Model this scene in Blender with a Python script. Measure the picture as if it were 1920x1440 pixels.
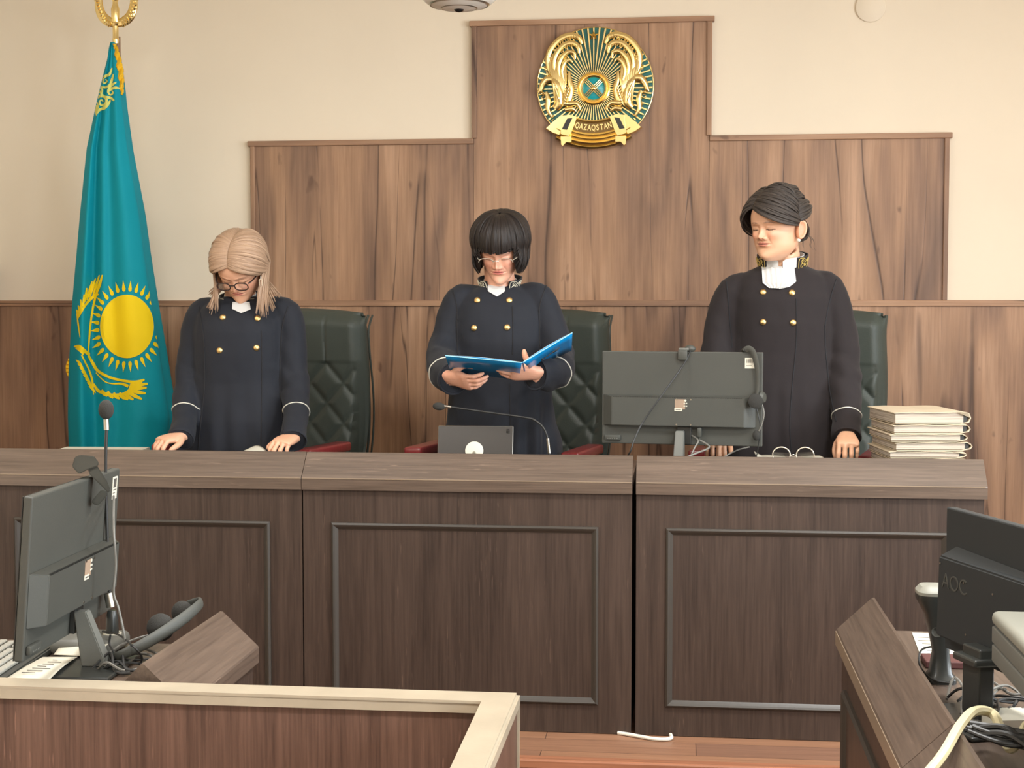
import bpy, bmesh, math, random
from math import sin, cos, pi, radians as RAD
from mathutils import Vector as V, Matrix as Mx, Euler, noise
from mathutils.bvhtree import BVHTree
random.seed(7)
for o in list(bpy.data.objects): bpy.data.objects.remove(o)
S = bpy.context.scene
COL = S.collection
# ---------------------------------------------------------------- camera
PSI = math.atan(320/2800*math.cos(math.atan(152/2800))); TH = math.atan(152/2800)
cd = bpy.data.cameras.new('camera'); cam = bpy.data.objects.new('camera', cd); COL.objects.link(cam)
cd.lens = 52.5; cd.sensor_width = 36; cd.sensor_fit = 'HORIZONTAL'; cd.clip_start = .05
cam.location = (0, 0, 1.4); cam.rotation_euler = (pi/2-TH, 0, PSI)
S.camera = cam
# ---------------------------------------------------------------- world, exposure
w = bpy.data.worlds.new('world'); S.world = w; w.use_nodes = True
w.node_tree.nodes['Background'].inputs[0].default_value = (.75, .87, 1, 1)
w.node_tree.nodes['Background'].inputs[1].default_value = 1.0
S.view_settings.view_transform = 'Standard'; S.view_settings.look = 'None'
S.view_settings.gamma = 1; S.view_settings.use_curve_mapping = False
S.view_settings.exposure = 0.60
# ---------------------------------------------------------------- lights: windows on the right, lamp panels on the ceiling
def area(name, loc, rot, sx, sy, power, col):
    l = bpy.data.lights.new(name, 'AREA'); l.shape = 'RECTANGLE'; l.size = sx; l.size_y = sy; l.energy = power; l.color = col
    o = bpy.data.objects.new(name, l); COL.objects.link(o); o.location = loc; o.rotation_euler = rot
    return o
WINS = [(-2.7, -.5), (.3, 2.1), (2.7, 4.4)]                    # window openings in the right wall (Y from, Y to), out of the frame
for a, b in WINS:
    area('daylight', (3.62, (a+b)/2, 1.75), (0, RAD(90), 0), 1.7, b-a, (140 if a < -1 else 98), (.86, .94, 1))
LAMPS = [(-1.6, .6), (.9, .6), (-1.6, 3.3), (.9, 3.3)]
for x, y in LAMPS:
    area('lamp_light', (x, y, 3.03), (0, 0, 0), .56, .56, (34 if x < 0 else 58), (.98, .97, .95))

# ---------------------------------------------------------------- pixel helpers (full perspective, every point gets its own depth)
CC = V((0, 0, 1.4)); FW = V((-sin(PSI)*cos(TH), cos(PSI)*cos(TH), -sin(TH))); RT = V((cos(PSI), sin(PSI), 0)); UP = RT.cross(FW)
def W(px, py, y):
    d = FW+RT*((px-960)/2800)-UP*((py-720)/2800); return CC+d*(y/d.y)
def WZ(px, py, z):
    d = FW+RT*((px-960)/2800)-UP*((py-720)/2800); return CC+d*((z-1.4)/d.z)

# ---------------------------------------------------------------- materials
def mat(name, col, rough=.5, metal=0, spec=.5, bump=0, bscale=200, var=0, vscale=6, vstretch=(1, 1, 1), coat=0, sheen=0, trans=0, alpha=1, emit=0, sss=0):
    m = bpy.data.materials.new(name); m.use_nodes = True; nt = m.node_tree; b = nt.nodes['Principled BSDF']
    I = b.inputs
    I['Base Color'].default_value = (*col, 1); I['Roughness'].default_value = rough; I['Metallic'].default_value = metal
    I['Specular IOR Level'].default_value = spec; I['Coat Weight'].default_value = coat
    if coat: I['Coat Roughness'].default_value = .25
    I['Sheen Weight'].default_value = sheen; I['Transmission Weight'].default_value = trans; I['Alpha'].default_value = alpha
    if sss: I['Subsurface Weight'].default_value = sss; I['Subsurface Radius'].default_value = (.012, .005, .003); I['Subsurface Scale'].default_value = 1
    if emit: I['Emission Color'].default_value = (*col, 1); I['Emission Strength'].default_value = emit
    tc = nt.nodes.new('ShaderNodeTexCoord'); mp = nt.nodes.new('ShaderNodeMapping'); mp.inputs['Scale'].default_value = vstretch
    nt.links.new(tc.outputs['Object'], mp.inputs[0])
    if var:
        n = nt.nodes.new('ShaderNodeTexNoise'); n.inputs['Scale'].default_value = vscale; n.inputs['Detail'].default_value = 5
        nt.links.new(mp.outputs[0], n.inputs['Vector'])
        r = nt.nodes.new('ShaderNodeValToRGB'); r.color_ramp.elements[0].position = .3; r.color_ramp.elements[1].position = .7
        r.color_ramp.elements[0].color = (*[c*(1-var) for c in col], 1); r.color_ramp.elements[1].color = (*[min(1, c*(1+var)) for c in col], 1)
        nt.links.new(n.outputs[0], r.inputs[0]); nt.links.new(r.outputs[0], I['Base Color'])
    if bump:
        n = nt.nodes.new('ShaderNodeTexNoise'); n.inputs['Scale'].default_value = bscale; n.inputs['Detail'].default_value = 3
        nt.links.new(mp.outputs[0], n.inputs['Vector'])
        bu = nt.nodes.new('ShaderNodeBump'); bu.inputs['Strength'].default_value = bump; bu.inputs['Distance'].default_value = .002
        nt.links.new(n.outputs[0], bu.inputs['Height']); nt.links.new(bu.outputs[0], I['Normal'])
    return m
class NT:
    def __init__(s, m): s.t = m.node_tree; s.b = s.t.nodes['Principled BSDF']
    def n(s, k, **kw):
        x = s.t.nodes.new('ShaderNode'+k)
        for a, v in kw.items():
            if a.startswith('i_'):
                kk = a[2:]; kk = int(kk) if kk.isdigit() else kk
                x.inputs[kk].default_value = v
            else: setattr(x, a, v)
        return x
    def l(s, a, b): s.t.links.new(a, b)
    def math(s, op, a, b=None, c=None, clamp=False):
        x = s.n('Math', operation=op, use_clamp=clamp)
        for i, v in enumerate((a, b, c)):
            if v is None: continue
            if isinstance(v, (int, float)): x.inputs[i].default_value = v
            else: s.l(v, x.inputs[i])
        return x.outputs[0]
    def noise(s, scale3, scale=1, detail=4, rough=.55, dist=0, off=(0, 0, 0), src='Object'):
        if not hasattr(s, 'tc'): s.tc = s.n('TexCoord')
        mp = s.n('Mapping'); mp.inputs['Scale'].default_value = scale3; mp.inputs['Location'].default_value = off
        if getattr(s, 'rnd', 0):
            oi = s.n('ObjectInfo'); sc = s.n('VectorMath', operation='SCALE'); sc.inputs[0].default_value = (37, 11, 23); s.l(oi.outputs['Random'], sc.inputs['Scale'])
            ad = s.n('VectorMath', operation='ADD'); s.l(s.tc.outputs[src], ad.inputs[0]); s.l(sc.outputs[0], ad.inputs[1]); s.l(ad.outputs[0], mp.inputs[0])
        else: s.l(s.tc.outputs[src], mp.inputs[0])
        t = s.n('TexNoise'); t.inputs['Scale'].default_value = scale; t.inputs['Detail'].default_value = detail
        t.inputs['Roughness'].default_value = rough; t.inputs['Distortion'].default_value = dist
        s.l(mp.outputs[0], t.inputs['Vector']); return t.outputs[0]
    def ramp(s, f, stops):
        r = s.n('ValToRGB'); e = r.color_ramp.elements
        e[0].position, e[0].color = stops[0][0], (*stops[0][1], 1); e[1].position, e[1].color = stops[-1][0], (*stops[-1][1], 1)
        for p, c in stops[1:-1]: q = e.new(p); q.color = (*c, 1)
        s.l(f, r.inputs[0]); return r.outputs[0]
    def mix(s, f, a, b, mode='MIX'):
        x = s.n('MixRGB', blend_type=mode)
        for i, v in enumerate((f, a, b)):
            if isinstance(v, (int, float)): x.inputs[i].default_value = v
            elif isinstance(v, tuple): x.inputs[i].default_value = (*v, 1)
            else: s.l(v, x.inputs[i])
        return x.outputs[0]
    def bump(s, h, st=.3, d=.002):
        b = s.n('Bump'); b.inputs['Strength'].default_value = st; b.inputs['Distance'].default_value = d
        s.l(h, b.inputs['Height']); s.l(b.outputs[0], s.b.inputs['Normal'])
def lin(r, g, b):
    f = lambda c: (c/255/12.92) if c <= 10 else ((c/255+.055)/1.055)**2.4
    return (f(r), f(g), f(b))

def rustic(name, horizontal=False):
    m = mat(name, lin(140, 105, 82), rough=.42, spec=.35); q = NT(m); q.rnd = 1
    A = (lambda a, b: (b, a, a)) if horizontal else (lambda a, b: (a, a, b))
    broad = q.noise(A(5.5, .9), 1, 3, .5, .4)
    grain = q.noise(A(60, 2.2), 1, 6, .65, .3)
    base = q.ramp(broad, [(.28, lin(114, 89, 74)), (.42, lin(142, 110, 88)), (.55, lin(165, 129, 101)), (.72, lin(184, 148, 120))])
    g = q.ramp(grain, [(.3, (.76, .74, .72)), (.7, (1.12, 1.12, 1.12))])
    c = q.mix(1, base, g, 'MULTIPLY')
    # long wandering splits between the boards
    def crack(off, sx, wd, lo, hi):
        n1 = q.noise(A(sx, .22), 1, 2.5, .45, .06, off)
        d = q.math('ABSOLUTE', q.math('SUBTRACT', n1, .5))
        k = q.math('SUBTRACT', 1, q.math('DIVIDE', d, wd), clamp=True)
        msk = q.noise(A(3, 1.6), 1, 3, .5, 0, (off[1]+4, off[0], off[2]+9))
        mm = q.n('MapRange', i_1=lo-.03, i_2=hi-.03); q.l(msk, mm.inputs[0])
        return q.math('MULTIPLY', k, mm.outputs[0], clamp=True)
    k1 = crack((3, 1, 2), 3.4, .008, .44, .56); k2 = crack((9, 5, 7), 4.6, .006, .46, .58)
    soft = crack((3, 1, 2), 3.4, .05, .42, .60)
    kn = q.noise(A(16, 7), 1, 2, .5, .2, (5, 5, 1)); knot = q.n('MapRange', i_1=.70, i_2=.78); q.l(kn, knot.inputs[0])
    c = q.mix(q.math('MULTIPLY', soft, .42), c, lin(84, 62, 52))
    c = q.mix(q.math('MULTIPLY', knot.outputs[0], .6), c, lin(78, 54, 44))
    kk = q.math('MAXIMUM', k1, k2)
    c = q.mix(q.math('MULTIPLY', kk, .8), c, lin(58, 40, 32))
    q.l(c, q.b.inputs['Base Color'])
    h = q.math('SUBTRACT', q.math('MULTIPLY', grain, .3), kk)
    q.bump(h, .35, .002)
    return m
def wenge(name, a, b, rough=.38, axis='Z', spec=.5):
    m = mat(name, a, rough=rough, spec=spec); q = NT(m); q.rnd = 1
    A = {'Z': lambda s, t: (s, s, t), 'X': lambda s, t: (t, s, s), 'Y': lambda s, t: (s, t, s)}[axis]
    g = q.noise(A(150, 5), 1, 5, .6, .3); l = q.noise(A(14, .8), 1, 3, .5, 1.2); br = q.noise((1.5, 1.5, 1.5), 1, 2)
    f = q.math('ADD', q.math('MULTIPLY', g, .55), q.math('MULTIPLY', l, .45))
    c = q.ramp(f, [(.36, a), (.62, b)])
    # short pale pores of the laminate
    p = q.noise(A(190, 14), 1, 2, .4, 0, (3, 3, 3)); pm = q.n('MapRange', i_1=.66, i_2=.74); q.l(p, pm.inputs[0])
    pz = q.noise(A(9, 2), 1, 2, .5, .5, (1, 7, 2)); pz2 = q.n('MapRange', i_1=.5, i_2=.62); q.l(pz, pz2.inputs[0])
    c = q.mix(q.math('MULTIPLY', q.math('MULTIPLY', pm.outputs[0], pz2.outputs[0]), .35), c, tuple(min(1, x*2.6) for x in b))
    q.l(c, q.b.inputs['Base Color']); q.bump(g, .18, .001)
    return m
M = {}
M['rustic'] = rustic('rustic_oak'); M['rustic_h'] = rustic('rustic_oak_horizontal', True)
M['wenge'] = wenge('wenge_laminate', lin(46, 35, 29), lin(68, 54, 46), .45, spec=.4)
M['wenge_x_lit'] = wenge('wenge_laminate_lengthwise_lit', lin(72, 60, 51), lin(98, 83, 72), .3, 'X', .8)  # same laminate as the panels; overhead light and sheen lightened into the colour
M['wenge_y_lit'] = wenge('wenge_laminate_depthwise_lit', lin(66, 54, 46), lin(92, 77, 66), .36, 'Y', .6)  # desk tops: panel laminate with the light from above put into its colour
M['mould'] = mat('dark_moulding', lin(54, 49, 43), rough=.38, spec=.45, bump=.1, bscale=90)
M['edge'] = mat('edge_band', lin(128, 112, 94), rough=.35, bump=.1, bscale=80)
M['rail'] = mat('partition_rail', lin(160, 149, 130), rough=.34, var=.08, vscale=12, vstretch=(1, 1, 1), bump=.06, bscale=150)
M['part'] = wenge('partition_wood', lin(70, 50, 42), lin(104, 78, 66), .4)
M['paint'] = mat('wall_paint', lin(228, 215, 194), rough=.8, var=.025, vscale=1.6, bump=.06, bscale=160)
M['ceil'] = mat('ceiling_paint', lin(240, 232, 215), rough=.9, bump=.05)
M['floor'] = None
def floor_mat():
    m = mat('floor_laminate', lin(150, 112, 86), rough=.42); q = NT(m)
    tc = q.n('TexCoord'); br = q.n('TexBrick'); br.inputs['Scale'].default_value = 1; br.inputs['Brick Width'].default_value = 1.3
    br.inputs['Row Height'].default_value = .13; br.inputs['Mortar Size'].default_value = .0012; br.offset = .37
    br.inputs['Color1'].default_value = (*lin(150, 110, 84), 1); br.inputs['Color2'].default_value = (*lin(122, 90, 74), 1); br.inputs['Mortar'].default_value = (*lin(70, 50, 40), 1)
    q.l(tc.outputs['Object'], br.inputs[0])
    g = q.noise((3, 60, 60), 1, 5, .6, .2)
    c = q.mix(1, br.outputs[0], q.ramp(g, [(.3, (.8, .78, .76)), (.7, (1.1, 1.1, 1.1))]), 'MULTIPLY'); q.l(c, q.b.inputs['Base Color'])
    return m
M['floor'] = floor_mat()

M['nosing'] = mat('step_nosing', lin(150, 100, 74), rough=.3, var=.2, vscale=3, vstretch=(1, 40, 40))
M['blackplastic'] = mat('black_plastic', lin(62, 63, 58), rough=.55, bump=.12, bscale=500, var=.06, vscale=4)
M['blackgloss'] = mat('dark_plastic_smooth', lin(44, 46, 44), rough=.32)
M['darkbezel'] = mat('dark_bezel', lin(34, 35, 33), rough=.4)
M['cable'] = mat('black_cable', lin(34, 34, 33), rough=.5)
M['greycable'] = mat('grey_cable', lin(112, 110, 104), rough=.45)
M['cream'] = mat('cream_cable', lin(206, 196, 158), rough=.5)
M['metal'] = mat('brushed_metal', lin(176, 172, 162), rough=.3, metal=1)
M['white'] = mat('white_plastic', lin(226, 222, 208), rough=.45)
M['label'] = mat('white_label', lin(200, 196, 180), rough=.6)
M['ink'] = mat('printed_ink', lin(70, 66, 62), rough=.7)
M['inkbrown'] = mat('label_print', lin(150, 128, 108), rough=.7)
M['foam'] = mat('foam_windscreen', lin(48, 47, 44), rough=1, bump=.9, bscale=700)
M['leather'] = mat('black_leather', lin(58, 64, 58), rough=.5, spec=.4, bump=.25, bscale=260)
M['redwood'] = mat('red_varnished_wood', lin(126, 42, 44), rough=.3, coat=.4, var=.15, vscale=20, vstretch=(1, 6, 1))
M['robe'] = mat('navy_robe_cloth', lin(27, 30, 38), rough=.75, spec=.3, sheen=.06, bump=.3, bscale=900, var=.05)
M['robe3'] = mat('charcoal_robe_cloth', lin(38, 33, 34), rough=.85, spec=.25, sheen=.06, bump=.3, bscale=900, var=.05)
M['seam'] = mat('robe_seam', lin(22, 22, 27), rough=.8)
M['piping'] = mat('silver_piping', lin(214, 210, 196), rough=.4)
M['shirt'] = mat('white_shirt_cloth', lin(196, 196, 194), rough=.75, bump=.2, bscale=300)
M['gold'] = mat('polished_gold', (.95, .75, .34), rough=.24, metal=1)
M['golddull'] = mat('gold_button_metal', (.86, .60, .26), rough=.33, metal=1, bump=.6, bscale=300)
M['thread'] = mat('gold_thread', lin(196, 170, 96), rough=.5, metal=.3, bump=.8, bscale=400)
M['silverthread'] = mat('silver_thread', lin(206, 200, 180), rough=.5, metal=.3, bump=.8, bscale=400)
M['folder'] = mat('blue_folder_card', lin(0, 132, 196), rough=.3, spec=.5, coat=.2)
M['folderin'] = mat('folder_paper_edge', lin(150, 210, 235), rough=.5)
M['paper'] = mat('paper', lin(192, 188, 172), rough=.8)
M['paperedge'] = None
def pages():
    m = mat('paper_block_edge', lin(222, 212, 196), rough=.85); q = NT(m)
    n = q.noise((2, 2, 260), 1, 3, .7, .4); q.l(q.ramp(n, [(.35, lin(128, 116, 104)), (.5, lin(172, 160, 146)), (.65, lin(196, 184, 168))]), q.b.inputs['Base Color']); q.bump(n, .5, .001)
    return m
M['paperedge'] = pages()
M['cardboard'] = mat('cream_binder_board', lin(196, 180, 154), rough=.7, var=.06)
M['beige'] = mat('pale_plastic_lid', lin(128, 128, 118), rough=.5)
M['greyplastic'] = mat('grey_plastic', lin(96, 97, 92), rough=.5, bump=.1, bscale=400)
M['teal'] = mat('emblem_teal_enamel', lin(26, 104, 104), rough=.3)
M['tealbright'] = mat('emblem_turquoise', lin(20, 150, 160), rough=.25)
M['lens'] = mat('spectacle_lens', (.75, .72, .68), rough=.05, trans=1, alpha=.22)
M['tortoise'] = mat('tortoiseshell_frame', lin(48, 34, 30), rough=.25)
M['silver'] = mat('silver_frame', lin(214, 206, 190), rough=.25, metal=.7)
M['screen'] = mat('dark_screen', lin(14, 15, 17), rough=.15)
M['key'] = mat('keyboard_key', lin(168, 166, 156), rough=.6)
M['dome'] = mat('white_dome_plastic', lin(206, 202, 192), rough=.35)
M['stain'] = mat('red_binder_cloth', lin(178, 40, 52), rough=.6)
M['flag'] = None
def cloth(name, col):
    m = mat(name, col, rough=.7, spec=.25); q = NT(m); n = q.noise((900, 900, 900), 1, 2); q.bump(n, .2, .0006); return m
M['matteblack'] = mat('matte_black_plastic', lin(38, 41, 42), rough=.6, spec=.3)
M['flag'] = cloth('turquoise_flag_cloth', lin(0, 140, 156)); M['flagyellow'] = cloth('yellow_flag_print', lin(232, 202, 20)); M['fringe'] = mat('yellow_fringe', lin(236, 184, 24), rough=.7, bump=1, bscale=300)
M['flaglight'] = cloth('pale_yellow_flag_outline', lin(206, 204, 110))
def vcol(name, rough, sss=0, bump=.1):
    m = mat(name, (.5, .4, .3), rough=rough, sss=sss, bump=bump, bscale=350); q = NT(m)
    a = q.n('Attribute', attribute_name='Col'); q.l(a.outputs['Color'], q.b.inputs['Base Color']); return m
M['skin'] = vcol('skin', .48, .12)
def hairm(name, a, b, rough=.38):
    m = mat(name, a, rough=rough, spec=.35); q = NT(m)
    uv = q.n('UVMap'); mp = q.n('Mapping'); mp.inputs['Scale'].default_value = (1, .06, 1); q.l(uv.outputs[0], mp.inputs[0])
    t = q.n('TexNoise'); t.inputs['Scale'].default_value = 26; t.inputs['Detail'].default_value = 4; q.l(mp.outputs[0], t.inputs['Vector'])
    q.l(q.ramp(t.outputs[0], [(.32, a), (.68, b)]), q.b.inputs['Base Color']); q.bump(t.outputs[0], .6, .003)
    return m
M['hair_blond'] = hairm('ash_blonde_hair', lin(132, 104, 82), lin(190, 160, 134))
M['hair_dark'] = hairm('dark_brown_hair', lin(19, 16, 15), lin(44, 35, 31), .46)
M['hair_grey'] = hairm('black_hair_with_grey', lin(20, 17, 16), lin(80, 71, 65), .48)

# ---------------------------------------------------------------- mesh builder
MW = {}
def tagp(o, label=None, cat=None, group=None, kind=None):
    for k, v in (('label', label), ('category', cat), ('group', group), ('kind', kind)):
        if v: o[k] = v
    return o
def thing(name, loc, label, cat, rotz=0, group=None):
    o = bpy.data.objects.new(name, None); COL.objects.link(o); o.empty_display_size = .05
    o.location = loc; o.rotation_euler = (0, 0, rotz)
    MW[o.name] = Mx.Translation(V(loc)) @ Mx.Rotation(rotz, 4, 'Z')
    return tagp(o, label, cat, group)
def catmull(pts, n=6):
    P = [V(p) for p in pts]
    if len(P) < 3: return P
    out = []
    for i in range(len(P)-1):
        a = P[max(i-1, 0)]; b = P[i]; c = P[i+1]; d = P[min(i+2, len(P)-1)]
        for k in range(n):
            t = k/n
            out.append(.5*((2*b)+(c-a)*t+(2*a-5*b+4*c-d)*t*t+(3*b-a-3*c+d)*t**3))
    out.append(P[-1]); return out
def lerpr(r, n):
    if isinstance(r, (int, float)): return [r]*n
    out = []
    for i in range(n):
        u = i/(n-1)*(len(r)-1) if n > 1 else 0; k = min(int(u), len(r)-2); f = u-k; out.append(r[k]*(1-f)+r[k+1]*f)
    return out
class B:
    def __init__(s, M4=None):
        s.bm = bmesh.new(); s.M = M4 or Mx.Identity(4); s.mi = 0; s.uv = s.bm.loops.layers.uv.new('UVMap')
    def f(s, vs):
        try:
            x = s.bm.faces.new(vs); x.material_index = s.mi; return x
        except ValueError: return None
    def v(s, p): return s.bm.verts.new(p)
    def box(s, x0, x1, y0, y1, z0, z1, bev=0, seg=2):
        vs = [s.v((x, y, z)) for x in (x0, x1) for y in (y0, y1) for z in (z0, z1)]
        fs = [s.f([vs[i] for i in q]) for q in ((0, 1, 3, 2), (4, 6, 7, 5), (0, 4, 5, 1), (2, 3, 7, 6), (0, 2, 6, 4), (1, 5, 7, 3))]
        if bev:
            es = list({e for f in fs for e in f.edges})
            bmesh.ops.bevel(s.bm, geom=es, offset=bev, segments=seg, affect='EDGES', profile=.5)
        return s
    def hull8(s, lo, hi, bev=0):
        """lo, hi: two rings of four points each"""
        a = [s.v(p) for p in lo]; b = [s.v(p) for p in hi]
        fs = [s.f(a[::-1]), s.f(b)]+[s.f([a[i], a[(i+1) % 4], b[(i+1) % 4], b[i]]) for i in range(4)]
        if bev:
            es = list({e for f in fs for e in f.edges}); bmesh.ops.bevel(s.bm, geom=es, offset=bev, segments=2, affect='EDGES')
        return s
    def rings(s, R, cap=True, closed=True):
        L = [[s.v(p) for p in r] for r in R]; n = len(L[0])
        for i in range(len(L)-1):
            for k in range(n if closed else n-1):
                s.f([L[i][k], L[i][(k+1) % n], L[i+1][(k+1) % n], L[i+1][k]])
        if cap and closed: s.f(L[0][::-1]); s.f(L[-1])
        return s
    def tube(s, pts, r, n=8, sm=5, flat=1, up=None, cap=True, uvs=None):
        P = catmull(pts, sm) if sm else [V(p) for p in pts]
        rr = lerpr(r, len(P)); ff = lerpr(flat, len(P))
        T = []
        for i in range(len(P)):
            t = P[min(i+1, len(P)-1)]-P[max(i-1, 0)]
            T.append(t.normalized() if t.length > 1e-9 else V((0, 0, 1)))
        u = V(up) if up is not None else (V((0, 0, 1)) if abs(T[0].z) < .9 else V((0, 1, 0)))
        a = (u-T[0]*u.dot(T[0])).normalized()
        R = []
        for i in range(len(P)):
            a = a-T[i]*a.dot(T[i])
            a = a.normalized() if a.length > 1e-6 else T[i].orthogonal().normalized()
            b = T[i].cross(a)
            R.append([P[i]+a*(cos(2*pi*k/n)*rr[i]*ff[i])+b*(sin(2*pi*k/n)*rr[i]) for k in range(n)])
        L = [[s.v(p) for p in q] for q in R]
        for i in range(len(L)-1):
            for k in range(n):
                fc = s.f([L[i][k], L[i][(k+1) % n], L[i+1][(k+1) % n], L[i+1][k]])
                if fc and uvs:
                    u0, u1 = uvs+k/n, uvs+(k+1)/n; v0, v1 = i/len(L), (i+1)/len(L)
                    for lp, c in zip(fc.loops, ((u0, v0), (u1, v0), (u1, v1), (u0, v1))): lp[s.uv].uv = c
        if cap: s.f(L[0][::-1]); s.f(L[-1])
        return s
    def sphere(s, c, r, nu=20, nv=12, rot=None):
        r = (r, r, r) if isinstance(r, (int, float)) else r; c = V(c); R = rot or Mx.Identity(3)
        rows = []
        for j in range(1, nv):
            a = pi*j/nv
            rows.append([s.v(c+R @ V((r[0]*sin(a)*cos(2*pi*i/nu), r[1]*sin(a)*sin(2*pi*i/nu), r[2]*cos(a)))) for i in range(nu)])
        t = s.v(c+R @ V((0, 0, r[2]))); b = s.v(c-R @ V((0, 0, r[2])))
        for i in range(nu):
            s.f([t, rows[0][i], rows[0][(i+1) % nu]]); s.f([b, rows[-1][(i+1) % nu], rows[-1][i]])
            for j in range(len(rows)-1): s.f([rows[j][i], rows[j+1][i], rows[j+1][(i+1) % nu], rows[j][(i+1) % nu]])
        return s
    def lathe(s, prof, c=(0, 0, 0), axis=(0, 0, 1), n=28):
        c = V(c); z = V(axis).normalized(); x = z.orthogonal().normalized(); y = z.cross(x)
        return s.rings([[c+z*h+x*(r*cos(2*pi*k/n))+y*(r*sin(2*pi*k/n)) for k in range(n)] for r, h in [(max(r, 1e-4), h) for r, h in prof]])
    def prism(s, poly, o, u, v, d):
        """polygon in the plane (o,u,v) extruded by vector d"""
        o = V(o); u = V(u); v = V(v); d = V(d)
        a = [s.v(o+u*p[0]+v*p[1]) for p in poly]; b = [s.v(o+u*p[0]+v*p[1]+d) for p in poly]; n = len(poly)
        f0 = s.f(a); f1 = s.f(b[::-1])
        for i in range(n): s.f([a[i], b[i], b[(i+1) % n], a[(i+1) % n]])
        return s
    def grid(s, fn, nu, nv, closed=False, uvs=False):
        L = [[s.v(fn(i/(nu if closed else nu-1), j/(nv-1))) for i in range(nu)] for j in range(nv)]
        for j in range(nv-1):
            for i in range(nu if closed else nu-1):
                fc = s.f([L[j][i], L[j][(i+1) % nu], L[j+1][(i+1) % nu], L[j+1][i]])
                if fc and uvs:
                    for lp, c in zip(fc.loops, ((i, j), (i+1, j), (i+1, j+1), (i, j+1))): lp[s.uv].uv = (c[0]/nu*uvs, c[1]/nv)
        return s
    def slab(s, pts_a, pts_b):
        a = [s.v(p) for p in pts_a]; b = [s.v(p) for p in pts_b]; n = len(a)
        s.f(a); s.f(b[::-1])
        for i in range(n): s.f([a[i], b[i], b[(i+1) % n], a[(i+1) % n]])
        return s
    def build(s, name, m, parent=None, smooth=True, solid=0, norm=True, keep=None, angle=38):
        bm = s.bm
        if norm: bmesh.ops.recalc_face_normals(bm, faces=bm.faces)
        bm.transform(s.M)
        me = bpy.data.meshes.new(name)
        for x in (m if isinstance(m, (list, tuple)) else [m]): me.materials.append(x)
        o = bpy.data.objects.new(name, me)
        if parent is not None:
            MP = MW[parent.name]; bm.transform(MP.inverted()); o.parent = parent; MW_me = MP
        else:
            xs = [v.co for v in bm.verts]
            lo = V((min(c[i] for c in xs) for i in range(3))); hi = V((max(c[i] for c in xs) for i in range(3)))
            c = V(((lo.x+hi.x)/2, (lo.y+hi.y)/2, lo.z)); bm.transform(Mx.Translation(-c)); o.location = c; MW_me = Mx.Translation(c)
        bm.to_mesh(me); bm.free()
        if smooth:
            me.polygons.foreach_set('use_smooth', [True]*len(me.polygons))
            if angle: me.set_sharp_from_angle(angle=RAD(angle))
        COL.objects.link(o); MW[o.name] = MW_me
        if solid:
            md = o.modifiers.new('solid', 'SOLIDIFY'); md.thickness = solid; md.offset = 0
        return o
def evalmesh(o):
    dg = bpy.context.evaluated_depsgraph_get(); dg.update()
    me = bpy.data.meshes.new_from_object(o.evaluated_get(dg)); return me
def remesh_bm(bm, vox, smooth_it=3, fac=.5):
    """join closed overlapping volumes of a bmesh into one continuous skin"""
    bmesh.ops.recalc_face_normals(bm, faces=bm.faces)
    me = bpy.data.meshes.new('tmp'); bm.to_mesh(me); bm.free()
    o = bpy.data.objects.new('tmp', me); COL.objects.link(o)
    r = o.modifiers.new('r', 'REMESH'); r.mode = 'VOXEL'; r.voxel_size = vox
    if smooth_it:
        k = o.modifiers.new('s', 'SMOOTH'); k.iterations = smooth_it; k.factor = fac
    me2 = evalmesh(o); bpy.data.objects.remove(o); bpy.data.meshes.remove(me)
    out = bmesh.new(); out.from_mesh(me2); bpy.data.meshes.remove(me2)
    return out
def paint(me, fn):
    a = me.color_attributes.new('Col', 'FLOAT_COLOR', 'POINT')
    buf = []
    for v in me.vertices: buf += [*fn(v.co), 1]
    a.data.foreach_set('color', buf)
def frame_m(o, x, z):
    """matrix: origin o, local +x along x, local +z close to z"""
    x = V(x).normalized(); z = V(z); z = (z-x*z.dot(x)).normalized(); y = z.cross(x)
    m = Mx((x, y, z)).transposed().to_4x4(); m.translation = V(o); return m
# ================================================================ the room
def struct(name, b, m, **k):
    o = b.build(name, m, **k); o['kind'] = 'structure'; return o
XL, XR, YB, YW, ZL, ZC = -3.30, 3.4, -3.2, 6.92, -.12, 3.1
b = B(); b.box(XL-.2, XR+.2, YB-.2, 4.52, ZL-.2, ZL); b.box(XL-.2, XR+.2, 4.52, 5.44, ZL-.2, 0); b.box(XL-.2, XR+.2, 5.44, YW+.2, ZL-.2, .14)
struct('floor', b, M['floor'], smooth=False)
b = B(); b.box(XL, XR, 4.485, 4.53, -.028, .004, .006); b.box(XL, XR, 4.497, 4.515, ZL+.001, -.03)
struct('trim_1', b, M['nosing'], smooth=False)
b = B(); b.box(XL-.2, XR+.2, YB-.2, YW+.2, ZC, ZC+.1); struct('ceiling', b, M['ceil'], smooth=False)
b = B(); b.box(XL-.2, XR+.2, YW, YW+.12, ZL, ZC); struct('wall_back', b, M['paint'], smooth=False)
b = B(); b.box(XL-.12, XL, YB, YW, ZL, ZC); struct('wall_left', b, M['paint'], smooth=False)
b = B(); b.box(XL-.2, XR+.2, YB-.12, YB, ZL, ZC); struct('wall_front', b, M['paint'], smooth=False)
b = B(); b.box(XR, XR+.12, YB, YW, ZL, .9); b.box(XR, XR+.12, YB, YW, 2.6, ZC)
ys = [YB]+[v for a in WINS for v in a]+[YW]
for k in range(0, len(ys), 2): b.box(XR, XR+.12, ys[k], ys[k+1], .9, 2.6)
struct('wall_right', b, M['paint'], smooth=False)
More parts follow.
